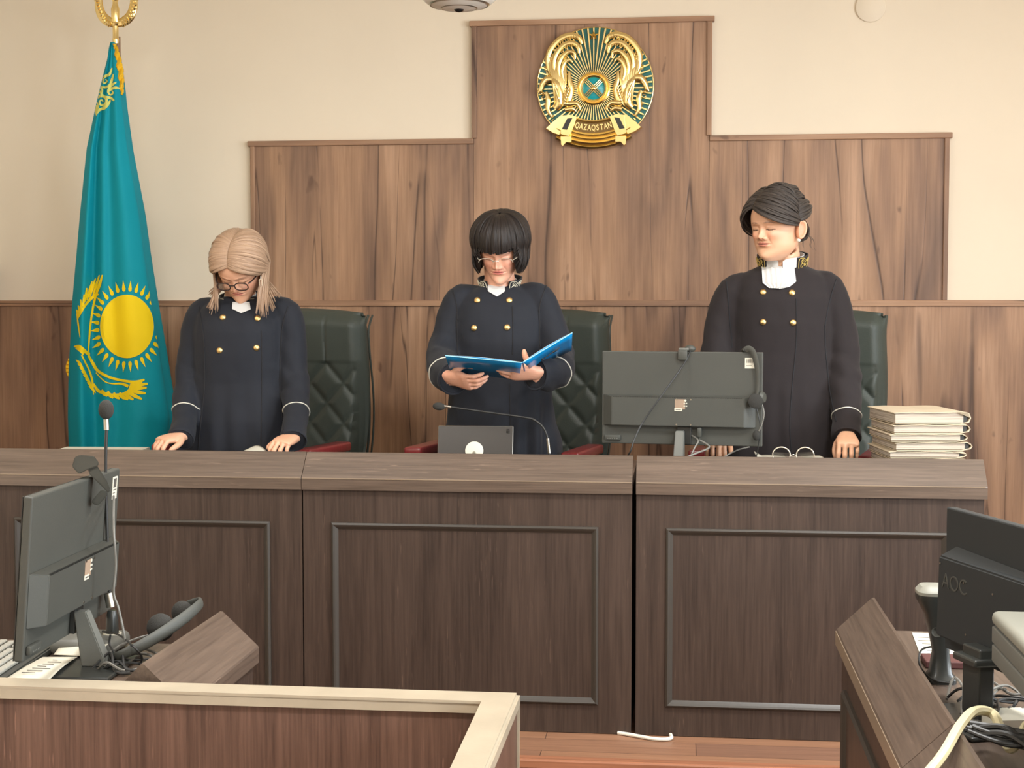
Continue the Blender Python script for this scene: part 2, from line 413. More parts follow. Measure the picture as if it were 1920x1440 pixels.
for k, (y0, y1) in enumerate(WINS):
    b = B()
    for q in ((y0, y0+.05, .9, 2.6), (y1-.05, y1, .9, 2.6), (y0, y1, .9, .95), (y0, y1, 2.55, 2.6), ((y0+y1)/2-.03, (y0+y1)/2+.03, .9, 2.6)):
        b.box(XR+.03, XR+.08, *q)
    struct('window_%d' % (k+1), b, M['white'], smooth=False)
for x, y in LAMPS:
    t = thing('ceiling_lamp', (x, y, 3.04), 'square flush ceiling lamp panel, %s, %s, above the frame' % ('left side of the room' if x < 0 else 'window side of the room', 'near the camera' if y < 2 else 'nearer the bench'), 'lamp', group='ceiling lamp panels')
    b = B(); b.box(x-.31, x+.31, y-.31, y+.31, 3.05, 3.1); b.build('frame', M['white'], t, smooth=False)
# wood cladding of the back wall
b = B(); b.box(XL, -1.1, 6.895, YW+.01, .14, 1.385); b.box(-1.098, .42, 6.895, YW+.01, .14, 1.385); b.box(.422, 2.2, 6.895, YW+.01, .14, 1.385); b.box(2.202, XR, 6.895, YW+.01, .14, 1.385)
b.box(XL, XL+.012, 5.3, 6.9, .14, 1.58)
struct('trim_2', b, M['rustic'], smooth=False)
b = B(); b.box(XL, XR, 6.884, YW+.01, 1.385, 1.412, .003); struct('trim_3', b, M['rustic_h'], smooth=False)
for n, (x0, x1, z1) in enumerate(((-2.026, -.9665, 2.155), (-.9655, .1165, 2.692), (.1175, 1.178, 2.155))):
    b = B(); b.box(x0, x1, 6.9, YW+.01, 1.412, z1)
    if n == 0: b.box(-1.752, -1.7505, 6.899, 6.9005, 2.06, z1)
    struct('trim_%d' % (4+n), b, M['rustic'], smooth=False)
b = B()
for q in ((-2.04, -.966, 2.135, 2.16), (.117, 1.192, 2.135, 2.16), (-.985, .136, 2.672, 2.697)): b.box(q[0], q[1], 6.888, YW+.005, q[2], q[3], .003)
b2 = B()
for q in ((-2.028, -2.006, 1.412, 2.136), (1.158, 1.18, 1.412, 2.136), (-.975, -.951, 2.16, 2.673), (.102, .126, 2.16, 2.673)): b2.box(q[0], q[1], 6.889, YW+.005, q[2], q[3], .003)
struct('trim_7', b, M['rustic_h'], smooth=False); struct('trim_8', b2, M['rustic'], smooth=False)
# round blank plate of the ventilation hole on the wall, cut by the top edge of the picture
c = W(1632, 14, 6.92); b = B(); b.lathe([(0, 0), (.062, 0), (.066, .003), (.066, .012)], (c.x, 6.907, c.z), (0, 1, 0), 40)
tagp(b.build('wall_cover_plate', M['paint']), 'faint round cover plate painted like the wall, high on the right', 'cover plate')

# ================================================================ ceiling camera on a drop pipe
c = W(861, 19, 4.9); t = thing('dome_camera', (c.x, 4.9, c.z), 'white round dome camera hanging at the top edge, above the judges', 'camera')
R0 = .128; b = B(); b.lathe([(0, .0), (.02, .0005), (.05, .004), (.082, .011), (.106, .022), (.122, .036), (R0, .052), (R0, .075), (.12, .085), (.05, .09), (0, .09)], (c.x, 4.9, c.z), n=56); b.build('housing', M['dome'], t)
b = B(); b.lathe([(.056, .0075), (.058, .004), (.062, .0075)], (c.x, 4.9, c.z), n=48); b.lathe([(.094, .018), (.096, .014), (.1, .0185)], (c.x, 4.9, c.z), n=48); b.build('ring', M['metal'], t)
b = B(); b.sphere((c.x, 4.895, c.z+.002), (.017, .017, .010)); b.build('lens', M['screen'], t)
b = B(); b.lathe([(.016, .085), (.016, 3.1-c.z)], (c.x, 4.9, c.z)); b.lathe([(.05, 3.09-c.z), (.05, 3.1-c.z)], (c.x, 4.9, c.z)); b.build('drop_pipe', M['dome'], t)

# ================================================================ the judges' bench: three desk units side by side
def moulding(b, x0, x1, z0, z1, y, wd=.022, dp=.012):
    """picture-frame moulding standing proud of a panel that faces -Y"""
    prof = [(0, 0), (0, dp*.55), (wd*.28, dp), (wd*.55, dp*.72), (wd*.8, dp*.3), (wd, 0)]
    R = []
    for px_, pz in ((x0, z0), (x1, z0), (x1, z1), (x0, z1)):
        sx = 1 if px_ == x0 else -1; sz = 1 if pz == z0 else -1
        R.append([(px_+sx*a, y-h, pz+sz*a) for a, h in prof])
    R.append(R[0]); b.rings(R, cap=False, closed=True)
for k, (x0, x1, lab) in enumerate(((-2.335, -1.2435, 'left unit of the dark judges bench, behind the near monitor'), (-1.2415, -.157, 'middle unit of the dark judges bench, below the blue folder'), (-.145, .944, 'right unit of the dark judges bench, below the monitor and binders'))):
    t = thing('judges_bench', ((x0+x1)/2, 5.1, 0), lab, 'desk', group='bench units')
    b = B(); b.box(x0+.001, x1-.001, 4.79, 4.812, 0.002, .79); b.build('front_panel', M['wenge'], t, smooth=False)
    b = B(); moulding(b, x0+.097, x1-.109, .097, .678, 4.79); b.build('moulding', M['mould'], t, smooth=False)
    b = B(); pr = [(4.776, .787), (4.775, .822), (4.777, .826), (4.852, .9035), (4.857, .904), (4.872, .889), (4.80, .81), (4.80, .787)]
    b.rings([[(x, y, z) for y, z in pr] for x in (x0-.002 if k == 0 else x0, x1+(.006 if k == 2 else 0))]); o = b.build('sloped_top', M['wenge_x_lit'], t, smooth=False)
    b = B(); b.tube([(x0+.001, 4.7755, .8245), (x1-.001, 4.7755, .8245)], .0022, 6, sm=0); b.build('edge_band', M['edge'], o)
    b = B(); b.box(x0+.002, x1-.002, 4.862, 5.41, .802, .83, .002); b.build('worktop', M['wenge_x_lit'], t, smooth=False)
    for sx in (x0+.002, x1-.02):
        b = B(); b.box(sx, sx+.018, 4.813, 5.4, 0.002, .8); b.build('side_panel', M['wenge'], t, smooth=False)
# ================================================================ near desks with a raised ledge (profile in X,z drawn along Y)
def ledge_desk(name, sgn, xf, xr, xt, xe, y0, y1, lab, seg=1, end='far'):
    t = thing(name, ((xf+xe)/2, (y0+y1)/2, ZL), lab, 'desk')
    s = sgn
    b = B(); pr = [(xf, .604), (xf, .637), (xf+s*.002, .641), (xr-s*.003, .7155), (xr+s*.003, .7165), (xt, .641), (xt, .604)]
    b.rings([[(x, y, z) for x, z in pr] for y in (y0, y1)]); b.build('ledge', M['wenge_y_lit'], t, smooth=False)
    b = B(); b.box(min(xf, xf+s*.004)-.0015, max(xf, xf+s*.004)-.0015, y0, y1, .604, .636); b.build('edge_band', M['edge'], t, smooth=False)
    b = B(); b.box(min(xt, xe), max(xt, xe), y0, y1, .612, .64, .001); b.build('worktop', M['wenge_y_lit'], t, smooth=False)
    px_ = xf+s*.014
    b = B(); b.box(min(px_, px_+s*.018), max(px_, px_+s*.018), y0+.001, y1-.001, ZL, .604); b.build('outer_panel', M['wenge'], t, smooth=False)
    b = B(Mx.Translation(V((px_, 0, 0))) @ Mx.Rotation(RAD(90 if s < 0 else -90), 4, 'Z'))
    a0, a1 = (y0+.09, y1-.09) if s < 0 else (-y1+.09, -y0-.09)
    if a1-a0 > .2: moulding(b, a0, a1, ZL+.09, .52, 0); b.build('moulding', M['mould'], t, smooth=False)
    for ye in (y0, y1-.018):
        b = B(); xa, xb = px_+s*.02, xe-s*.01; b.box(min(xa, xb), max(xa, xb), ye, ye+.018, ZL, .611); b.build('side_panel', M['wenge'], t, smooth=False)
    return t
ledge_desk('clerk_desk', -1, -.929, -1.013, -1.09, -2.3, 2.70, 3.19, 'dark desk with a slanted ledge, near left, carrying monitor and headset')
ledge_desk('clerk_desk', 1, .3605, .444, .493, 1.5, 2.465, 3.512, 'farther unit of the near right desk with slanted ledge')
ledge_desk('clerk_desk', 1, .3605, .444, .493, 1.5, 1.35, 2.462, 'nearer unit of the near right desk, under the cream cord')
# ================================================================ low partition in the foreground
t = thing('low_partition', (-.8, 2.6, ZL), 'low dark partition with a pale top rail, bottom left foreground', 'partition')
b = B(); b.box(-2.2, -.30, 2.612, 2.652, ZL, .672); b.build('front_board', M['part'], t, smooth=False)
b = B(); b.box(-.328, -.294, 1.4, 2.655, ZL, .672); b.build('return_board', M['part'], t, smooth=False)
b = B(); b.slab([(-2.2, 2.600, .694), (-.345, 2.600, .694), (-.345, 1.4, .694), (-.289, 1.4, .694), (-.289, 2.664, .694), (-2.2, 2.664, .694)], [(-2.2, 2.600, .670), (-.345, 2.600, .670), (-.345, 1.4, .670), (-.289, 1.4, .670), (-.289, 2.664, .670), (-2.2, 2.664, .670)])
bmesh.ops.bevel(b.bm, geom=[e for e in b.bm.edges if (e.verts[0].co.z > .69 and e.verts[1].co.z > .69)], offset=.006, segments=3, affect='EDGES')
b.build('top_rail', M['rail'], t)
# pale corner strip at the outer edge
b = B(); b.box(-.2935, -.2895, 2.652, 2.662, ZL, .669); b.build('corner_strip', M['rail'], t, smooth=False)

# ================================================================ tufted armchairs
def chair(cx, cy, rz, lab):
    t = thing('executive_chair', (cx, cy, .14), lab, 'chair', RAD(rz), 'tufted leather armchairs behind the judges')
    MM = MW[t.name]
    def bb(): return B(MM)
    H0, H1, Z0 = .44, 1.208, 1.01
    def hw(z): u = (z-H0)/(H1-H0); return .245+.055*math.sin(min(1, u*1.15)*pi*.62)
    def yb(z): u = (z-H0)/(H1-H0); return .20+.075*u+.03*sin(u*pi*1.3)
    def front(u, v):
        z = H0+(H1-H0)*v; e = (2*u-1); x = e*hw(z)*(1-.0*v)
        rt = max(0, (abs(e)-.86)/.14); top = max(0, (v-.93)/.07)
        crown = .018*(1-e*e)
        y = yb(z)-.03*(1-e*e)+.035*rt**2+.04*top**2+.022*(abs(e)**3)*-1
        gx = x/.15; gz = (z-Z0)/.166
        if z < Z0+.001 and abs(e) < .93:
            g = min(abs(sin(pi*(gx+gz))), abs(sin(pi*(gx-gz))))
            y -= .013*(min(1, g*1.5)**.6)-.006
        else:
            y -= .010*min(1, (z-Z0+.04)/.05)
            g = min(abs(x-.15), abs(x+.15)) if z < 1.19 else 1
            y += .006*math.exp(-(g/.005)**2)
        return V((x, y, z+crown*(v**6)))
    b = bb(); b.grid(front, 97, 121)
    # side walls and back of the shell
    def back(u, v):
        z = H0+(H1-H0)*v; e = 2*u-1; x = e*hw(z)*1.005
        return V((x, yb(z)+.105+.02*(1-e*e)-.05*max(0, (v-.9)/.1)**2-.03*abs(e)**6, z+.018*(1-e*e)*v**6))
    b.grid(back, 25, 40)
    for sd in (0, 1): b.grid(lambda u, v, sd=sd: front(sd, v).lerp(back(sd, v), u)+V(((2*sd-1)*.012*sin(u*pi), 0, 0)), 8, 60)
    b.grid(lambda u, v: front(u, 1).lerp(back(u, 1), v)+V((0, 0, .012*sin(v*pi))), 60, 8)
    b.grid(lambda u, v: front(u, 0).lerp(back(u, 0), v), 60, 3)
    o = b.build('backrest', M['leather'], t, angle=60)
    for sd in (0, 1):
        for dy, rr in ((.030, .0055), (.072, .0045)):
            b = bb(); b.tube([front(sd, v/14)+V(((2*sd-1)*.006, dy, 0)) for v in range(15)], rr, 8, sm=2); b.build('piping', M['leather'], o)
    b = bb(); b.box(-.27, .27, -.17, .24, .37, .49, .05, 4); b.build('seat', M['leather'], t)
    for sd in (-1, 1):
        b = bb()
        P = [(sd*.30, .22, .48), (sd*.315, .10, .62), (sd*.315, -.05, .655), (sd*.315, -.18, .66), (sd*.315, -.27, .64), (sd*.305, -.27, .55), (sd*.27, -.20, .42)]
        b.tube(P, [.024, .027, .03, .031, .03, .026, .024], 12, sm=6, flat=.62, up=(0, 0, 1)); o = b.build('armrest', M['redwood'], t)
        b = bb(); b.box(sd*.315-.036, sd*.315+.036, -.30, .06, .668, .706, .010, 3); b.build('arm_pad', M['redwood'], o)
    b = bb(); b.lathe([(.028, .09), (.028, .38)], (0, 0, 0)); b.lathe([(.05, .06), (.05, .11)], (0, 0, 0)); b.build('column', M['metal'], t)
    for k in range(5):
        a = 2*pi*k/5+.3; b = bb(); b.tube([(.03*cos(a), .03*sin(a), .095), (.29*cos(a), .29*sin(a), .07)], [.026, .016], 8, sm=0); o = b.build('base_leg', M['redwood'], t)
        b = bb(); b.lathe([(.0, -.014), (.026, -.014), (.028, 0), (.026, .014), (0, .014)], (.29*cos(a), .29*sin(a), .0285), (-sin(a), cos(a), 0), 16); b.build('caster', M['blackplastic'], o)
    return t
def chair_at(px, rz, lab, Y=6.12, back=.26):
    p = W(px, 700, Y); a = RAD(rz); chair(p.x+back*sin(a)*1, Y-back*cos(a), rz, lab)
chair_at(556, -13, 'black tufted leather armchair behind the blonde judge on the left')
chair_at(1002, -12, 'black tufted leather armchair behind the judge who reads the folder')
chair_at(1512, -14, 'black tufted leather armchair behind the standing judge on the right')
# ================================================================ monitors seen from behind
def monitor(name, org, rz, wd, ht, lab, z_desk, tilt=0, stand_x=0, seed=0, logo=None, bulge=True):
    """org: middle of the panel's lower edge in the world; local x along the width, -y is the back that faces the viewer"""
    t = thing(name, (org.x, org.y, z_desk), lab, 'monitor', RAD(rz))
    T = MW[t.name] @ Mx.Translation((0, 0, org.z-z_desk)) @ Mx.Rotation(RAD(tilt), 4, 'X'); G = MW[t.name]
    b = B(T); b.box(-wd/2, wd/2, -.002, .016, 0, ht, .003); sh = b.build('shell', M['blackplastic' if bulge else 'matteblack'], t, smooth=False)
    b = B(T); b.box(-wd/2+.001, wd/2-.001, .0165, .0185, .001, ht-.001); b.build('bezel', M['darkbezel'], t, smooth=False)
    b = B(T); b.box(-wd/2+.008, wd/2-.008, .0185, .0192, .02, ht-.01); b.build('screen', M['screen'], t, smooth=False)
    if bulge:
        b = B(T); x0, x1 = -wd/2+.004, wd/2-.022; z0, z1 = ht*.20, ht*.515
        b.hull8([(x0, -.002, z0), (x1, -.002, z0), (x1, -.002, z1+.006), (x0, -.002, z1+.006)], [(x0+.034, -.030, z0+.002), (x1-.036, -.030, z0+.002), (x1-.036, -.030, z1), (x0+.034, -.030, z1)], .0015)
        b.build('rear_housing', M['blackplastic'], t, smooth=False)
        b = B(T)
        for k in range(74): x = x0+.04+k*(x1-x0-.08)/74; b.box(x, x+.0026, -.0302, -.024, z1-.0015, z1+.0012)
        b.build('vent_slots', M['darkbezel'], t, smooth=False)
        b = B(T); lx = -.015
        b.box(lx-.003, lx+.032, -.0308, -.0302, z1-.040, z1-.006); b.build('rating_label', M['inkbrown'], t, smooth=False)
        b = B(T); b.box(lx-.004, lx+.022, -.0312, -.0302, z1-.046, z1-.036); o = b.build('serial_sticker', M['label'], t, smooth=False)
        b = B(T)
        for k in range(9): b.box(lx+.001+k*.002, lx+.0022+k*.002, -.0316, -.0311, z1-.0425, z1-.0395)
        b.build('serial_print', M['ink'], o, smooth=False)
        b = B(T); b.lathe([(0, 0), (.0036, 0), (.0036, .0008)], (lx+.033, -.0304, z1-.010), (0, -1, 0), 16)
        for k in range(2): b.box(lx+.027+k*.007, lx+.032+k*.007, -.0311, -.0302, z1-.022, z1-.018); b.box(lx+.027+k*.007, lx+.032+k*.007, -.0311, -.0302, z1-.031, z1-.027)
        b.build('approval_marks', M['label'], t, smooth=False)
        for sx in (-.012, .036):
            for sz in (z1-.007, z0+.008):
                b = B(T); b.lathe([(0, .001), (.0028, .001), (.0028, 0)], (sx, -.030, sz), (0, -1, 0), 12); b.build('mount_screw', M['metal'], t)
        b = B(T); b.box(-wd/2+.010, -wd/2+.066, -.012, -.002, .012, .030, .003); o = b.build('button_bar', M['blackplastic'], t)
        b = B(T)
        for k in range(5): b.box(-wd/2+.020+k*.008, -wd/2+.024+k*.008, -.0135, -.012, .016, .019)
        b.build('buttons', M['greyplastic'], o, smooth=False)
        b = B(T); b.box(-.012, .036, -.014, -.002, 0.003, z0, .002); b.build('stand_socket', M['darkbezel'], t, smooth=False)
    # stand
    dz = org.z-z_desk
    b = B(G); sx = stand_x
    if bulge:
        b.hull8([(sx-.018, -.085, .008), (sx+.018, -.085, .008), (sx+.018, -.030, .008), (sx-.018, -.030, .008)], [(sx-.014, -.040, dz+.050), (sx+.014, -.040, dz+.050), (sx+.014, -.014, dz+.050), (sx-.014, -.014, dz+.050)], .002)
    else:
        b.box(sx-.03, sx+.03, -.06, -.03, .008, dz+.05, .003); b.box(sx-.04, sx+.04, -.075, 0, dz+.02, dz+.034, .004)
    b.build('stand_neck', M['greyplastic'] if bulge else M['blackgloss'], t, smooth=False)
    b = B(G); b.box(sx-.11, sx+.11, -.12, .045, .0, .009, .004); b.build('stand_base', M['blackgloss'], t, smooth=False)
    return t, T
def sticker(T, t, x0, x1, z0, z1, y=-.0022, bars=True):
    b = B(T); b.box(x0, x1, y-.0004, y+.0002, z0, z1); o = b.build('inventory_sticker', M['label'], t, smooth=False)
    if bars:
        b = B(T); random.seed(3); x = x0+.005
        while x < x1-.006:
            wv = random.choice((.0007, .0012, .0018)); b.box(x, x+wv, y-.0008, y-.0003, z0+(z1-z0)*.52, z1-.004); x += wv+random.choice((.0009, .0015))
        for k in range(2): b.box(x0+.004, x1-.005-k*.008, y-.0008, y-.0003, z0+(z1-z0)*(.40-.14*k), z0+(z1-z0)*(.44-.14*k))
        b.build('printed_barcode', M['ink'], o, smooth=False)
DESK = .83
# centre monitor on the bench
Ym = 5.08; c = W(1277, 834, Ym); c.y = Ym
tm, Tm = monitor('monitor', c, -8, .545, .316, 'black monitor with barcode sticker on the judges bench, its back to us', DESK)
sticker(Tm, tm, .213, .249, .262, .297)
b = B(Tm); b.box(.058, .072, -.026, -.010, .030, .062, .002); b.tube([(.065, -.018, .032), (.064, -.018, .018)], [.005, .003], 8, sm=0); b.build('video_plug', M['blackplastic'], tm)
mt = lambda x, z, y=-.02: Tm @ V((x, y, z))
# webcam on the centre monitor
def webcam(p, rz, lab, roll=0):
    t = thing('webcam', p, lab, 'webcam', RAD(rz)); G = MW[t.name] @ Mx.Rotation(RAD(roll), 4, 'Y')
    b = B(G); b.box(-.016, .016, -.022, -.010, -.028, .006, .004); b.build('clip', M['blackplastic'], t)
    b = B(G); b.box(-.015, .020, -.014, .022, .004, .013, .003); b.build('hinge', M['greyplastic'], t)
    b = B(G); b.sphere((.022, .004, .010), (.019, .015, .013)); o = b.build('camera_head', M['blackplastic'], t)
    b = B(G); b.lathe([(0, .001), (.007, .001), (.007, 0)], (.022, .018, .010), (0, 1, 0), 14); b.build('lens', M['screen'], o)
    return t
p = Tm @ V((.005, .006, .316+.0)); webcam(p, -8, 'small black webcam clipped on top of the bench monitor')
def cable(name, pts, r, m, lab, cat='cable', sm=7, group=None):
    b = B(); b.tube(pts, r, 8, sm=sm); return tagp(b.build(name, M[m]), lab, cat, group)
cable('webcam_cable', [Tm @ V((.030, -.006, .318)), Tm @ V((.018, -.012, .29)), W(1270, 700, 5.03), W(1238, 745, 5.0), W(1205, 792, 4.99), W(1190, 822, 4.97), W(1182, 846, 4.96), W(1176, 856, 4.98)], .0028, 'cable', 'thin black cable falling diagonally across the back of the bench monitor')
cable('video_cable', [Tm @ V((.064, -.018, .020)), W(1330, 838, 5.02), W(1308, 849, 4.98), W(1285, 858, 4.96)], .0032, 'greycable', 'cable curving from the video plug under the bench monitor')
cable('power_cable', [Tm @ V((.036, -.006, .034)), W(1309, 826, 5.02), W(1302, 840, 5.0), W(1294, 858, 4.98)], .0026, 'greycable', 'power cable hanging beside the neck of the bench monitor')
cable('power_cable', [W(1405, 838, 5.2), W(1385, 843, 5.15), W(1366, 852, 5.05), W(1350, 862, 5.0)], .0024, 'greycable', 'grey cable running behind the right end of the bench monitor')
# headset hung over the right end of the centre monitor
t = thing('headset', Tm @ V((.262, -.02, .15)), 'black headset hooked over the right edge of the bench monitor', 'headset', group='headsets')
b = B(Tm); P = [(.214, -.008, .324), (.226, -.012, .328), (.240, -.016, .318), (.251, -.020, .285), (.257, -.022, .24), (.257, -.024, .20), (.254, -.026, .165)]
b.tube(P, [.010, .011, .011, .010, .008, .007, .007], 10, sm=6, flat=.35, up=(0, 1, 0)); b.build('headband', M['blackplastic'], t)
b = B(Tm); b.tube([(.214, -.008, .324), (.205, .012, .322), (.206, .035, .30), (.235, .05, .22), (.262, .045, .17)], .006, 8, sm=6); b.build('headband_rear', M['blackplastic'], t)
b = B(Tm); b.lathe([(0, -.012), (.020, -.012), (.025, -.004), (.025, .006), (.016, .012), (0, .012)], (.252, -.034, .155), (.25, -1, 0), 20); b.build('ear_cushion', M['foam'], t)
b = B(Tm); b.lathe([(0, -.010), (.017, -.010), (.022, 0), (.015, .010), (0, .010)], (.272, -.018, .166), (1, -.3, 0), 20); b.build('ear_cushion', M['blackplastic'], t)
b = B(Tm); b.tube([(.268, -.030, .160), (.280, -.032, .12), (.276, -.032, .085), (.264, -.030, .055)], .0022, 6); b.build('boom', M['greycable'], t)
b = B(Tm); b.sphere((.255, -.026, .040), (.013, .010, .017)); b.build('boom_foam', M['foam'], t)
b = B(Tm); b.tube([(.254, -.03, .135), (.263, -.03, .10), (.268, -.028, .06), (.262, -.02, .01), (.25, .0, -.05), (.23, .03, -.093)], .002, 6); b.build('cord', M['cable'], t)

# near left monitor
def at_px(px, py, Y): p = W(px, py, Y); p.y = Y; return p
n0 = WZ(52, 1243, .712)
dirv = V((-.042, .999, 0)); wd = .50
cen = n0+dirv*(wd/2)+V((-.012, 0, 0))
tl, Tl = monitor('monitor', cen, 92.4, wd, .320, 'black monitor on the near left desk, its back turned right', .64, tilt=4.5, stand_x=.0)
sticker(Tl, tl, .205, .235, .255, .305, bars=True)
# near right monitor
f0 = W(1772, 1214, 2.95); a = RAD(-70.7); dv = V((cos(a), sin(a), 0)); wd = .50
cen = f0+dv*(wd/2)
tr, Tr = monitor('monitor', cen, -70.7, wd, .275, 'large black monitor at the right edge of the picture', .64, tilt=0, bulge=False, stand_x=-.05)
b = B(Tr); x0, x1, z0, z1 = -wd/2+.012, wd/2-.01, .03, .185
b.hull8([(x0+.005, -.001, z0), (x1, -.001, z0), (x1, -.001, z1+.004), (x0+.03, -.001, z1+.022)], [(x0+.005, -.030, z0), (x1, -.030, z0), (x1, -.030, z1), (x0+.012, -.030, z1)], .003)
ho = b.build('rear_housing', M['matteblack'], tr, smooth=False)
for sx, sz in ((.02-wd/2+.012, .172), (-.13, .150), (-.03, .148), (-.12, .055)):
    b = B(Tr); b.lathe([(0, .001), (.002, .001), (.002, 0)], (sx, -.0305, sz), (0, -1, 0), 10); b.build('screw', M['metal'], tr)
def text_mesh(s, size, depth, bold=0):
    c = bpy.data.curves.new('t', 'FONT'); c.body = s; c.size = size; c.extrude = depth; c.offset = bold; c.align_x = 'CENTER'; c.align_y = 'CENTER'
    o = bpy.data.objects.new('t', c); COL.objects.link(o); me = evalmesh(o); bpy.data.objects.remove(o); return me
def text_obj(name, s, size, depth, M4, m, parent, bold=0):
    me = text_mesh(s, size, depth, bold); b = B(M4); b.bm.from_mesh(me); return b.build(name, m, parent, smooth=False, norm=False)
text_obj('embossed_logo', 'AOC', .042, .0006, Tr @ Mx.Translation((-.165, -.0305, .140)) @ Mx.Rotation(pi/2, 4, 'X'), M['blackplastic'], tr, -.0004)

# ================================================================ microphones
def gooseneck(name, pts, rs, head, hr, lab, base, metal_seg, hd=(0, 0, 1)):
    t = thing(name, base, lab, 'microphone')
    b = B(); b.tube(pts, rs, 10, sm=8); b.build('gooseneck', M['cable'], t)
    for a, c, r in metal_seg: b = B(); b.tube([a, c], r, 12, sm=0); b.build('collar', M['metal'], t)
    R = V((0, 0, 1)).rotation_difference(V(hd)).to_matrix()
    b = B(); b.sphere(head, hr, 24, 16, R); b.build('windscreen', M['foam'], t)
    return t
# tall one on the near left desk
Yq = 3.12; top = at_px(199, 768, Yq); bot = WZ(212, 1196, .67); bot.y = Yq; mid = at_px(198, 880, Yq)
bx = at_px(205, 1150, Yq)
t = gooseneck('gooseneck_microphone', [at_px(200, 800, Yq), mid, at_px(201, 1000, Yq), at_px(205, 1110, Yq)], [.0034, .0034, .0036, .004], top, (.0165, .0165, .0215), 'tall gooseneck microphone in front of the flag, on the near left desk', (bx.x, Yq, .64),
    [(at_px(199, 786, Yq), at_px(200, 806, Yq), .0058), (at_px(203, 1112, Yq), at_px(208, 1138, Yq), .010)])
b = B(); p = at_px(210, 1140, Yq); b.lathe([(0, .0), (.014, 0), (.013, .035), (.010, .05), (.009, .052)], (p.x, Yq, .676), n=18); b.build('mic_socket', M['blackgloss'], t)
b = B(); b.box(p.x-.115, p.x+.025, Yq-.075, Yq+.05, .641, .676, .014, 4); b.build('base', M['greyplastic'], t)
b = B(); b.lathe([(.020, 0), (.020, .003), (.015, .003), (.015, 0)], (p.x, Yq, .675), n=24); b.build('light_ring', M['label'], t)
# bench one with a bowed neck
Yb = 5.0
t = gooseneck('gooseneck_microphone', [at_px(838, 762, Yb), at_px(900, 771, Yb), at_px(985, 783, Yb), at_px(1004, 789, Yb), at_px(1020, 804, Yb), at_px(1028, 828, Yb), at_px(1030, 858, Yb), V((at_px(1030, 858, Yb).x, Yb, .848))],
    [.0032, .0032, .0034, .0036, .0036, .0036, .0036, .0036], at_px(823, 762, Yb), (.0135, .0135, .0215), 'microphone with a long bowed neck before the judge with the folder', (at_px(1030, 858, Yb).x, Yb, DESK), [(at_px(833, 761.5, Yb), at_px(846, 763.5, Yb), .0048), (at_px(1027, 822, Yb), at_px(1030, 850, Yb), .0055)], (1, 0, -.1))
p = at_px(1030, 858, Yb); b = B(); b.box(p.x-.05, p.x+.05, Yb-.06, Yb+.06, DESK, DESK+.022, .008, 3); b.build('base', M['blackgloss'], t)
# ================================================================ tablet on the bench
Yt = 5.02; p0 = at_px(889, 850, Yt); t = thing('tablet', (p0.x, Yt, DESK), 'dark grey tablet propped on a stand on the bench, its back to us', 'tablet', RAD(1))
T = MW[t.name] @ Mx.Translation((0, 0, .012)) @ Mx.Rotation(RAD(-12), 4, 'X')
hh = .142; b = B(T); b.box(-.128, .132, 0, .0075, .0, hh, .004, 3); b.build('body', M['metal'], t)
b = B(T); b.box(-.126, .130, -.0006, .002, .002, hh-.0025, .0003); b.build('back_cover', mat('graphite_aluminium', lin(62, 60, 58), rough=.3, metal=.6), t, smooth=False)
b = B(T); b.box(.108, .119, -.0018, 0, hh-.026, hh-.012, .003); o = b.build('camera_bump', M['darkbezel'], t)
b = B(T); b.lathe([(0, .0006), (.0032, .0006), (.0032, 0)], (.1135, -.0018, hh-.019), (0, -1, 0), 14); b.build('camera_lens', M['screen'], o)
b = B(T); b.box(-.112, -.078, -.0015, 0, .002, .040); b.build('sticker', M['label'], t, smooth=False)
b = B(T); b.lathe([(0, .010), (.026, .010), (.031, .009), (.031, 0)], (.0, -.001, .055), (0, -1, 0), 30); b.build('stand_disc', M['label'], t)
b = B(T); b.tube([(.0, -.004, .050), (.0, -.05, .004)], .007, 8, sm=0); b.build('stand_arm', M['metal'], t)
b = B(MW[t.name]); b.box(-.05, .05, -.075, .06, .0, .006, .002); b.build('stand_foot', M['metal'], t)

# ================================================================ papers on the bench
def sheet(fn, nu, nv, name, lab, m='paper', thick=.0012, group=None):
    b = B(); b.grid(fn, nu, nv); o = b.build(name, M[m], solid=thick); return tagp(o, lab, 'paper', group)
def flat_stack(x0, x1, y0, y1, z, th, rot, name, lab, m='paper'):
    cx, cy = (x0+x1)/2, (y0+y1)/2
    b = B(Mx.Translation((cx, cy, z)) @ Mx.Rotation(RAD(rot), 4, 'Z')); b.box(-(x1-x0)/2, (x1-x0)/2, -(y1-y0)/2, (y1-y0)/2, 0, th); return tagp(b.build(name, M[m], smooth=False), lab, 'paper')
a0, a1 = W(82, 838, 5.1).x, W(240, 838, 5.1).x
flat_stack(a0, a1, 5.0, 5.34, DESK, .034, 4, 'paper_sheets', 'flat white papers on the bench below the flag')
c = W(461, 846, 5.12)
sheet(lambda u, v: V((c.x-.075+.15*u, 5.00+.26*v, DESK+.001+.052*sin(pi*u)**1.5*(.8+.2*v))), 30, 12, 'curled_paper', 'arched white sheet on the bench between the hands of the blonde judge')
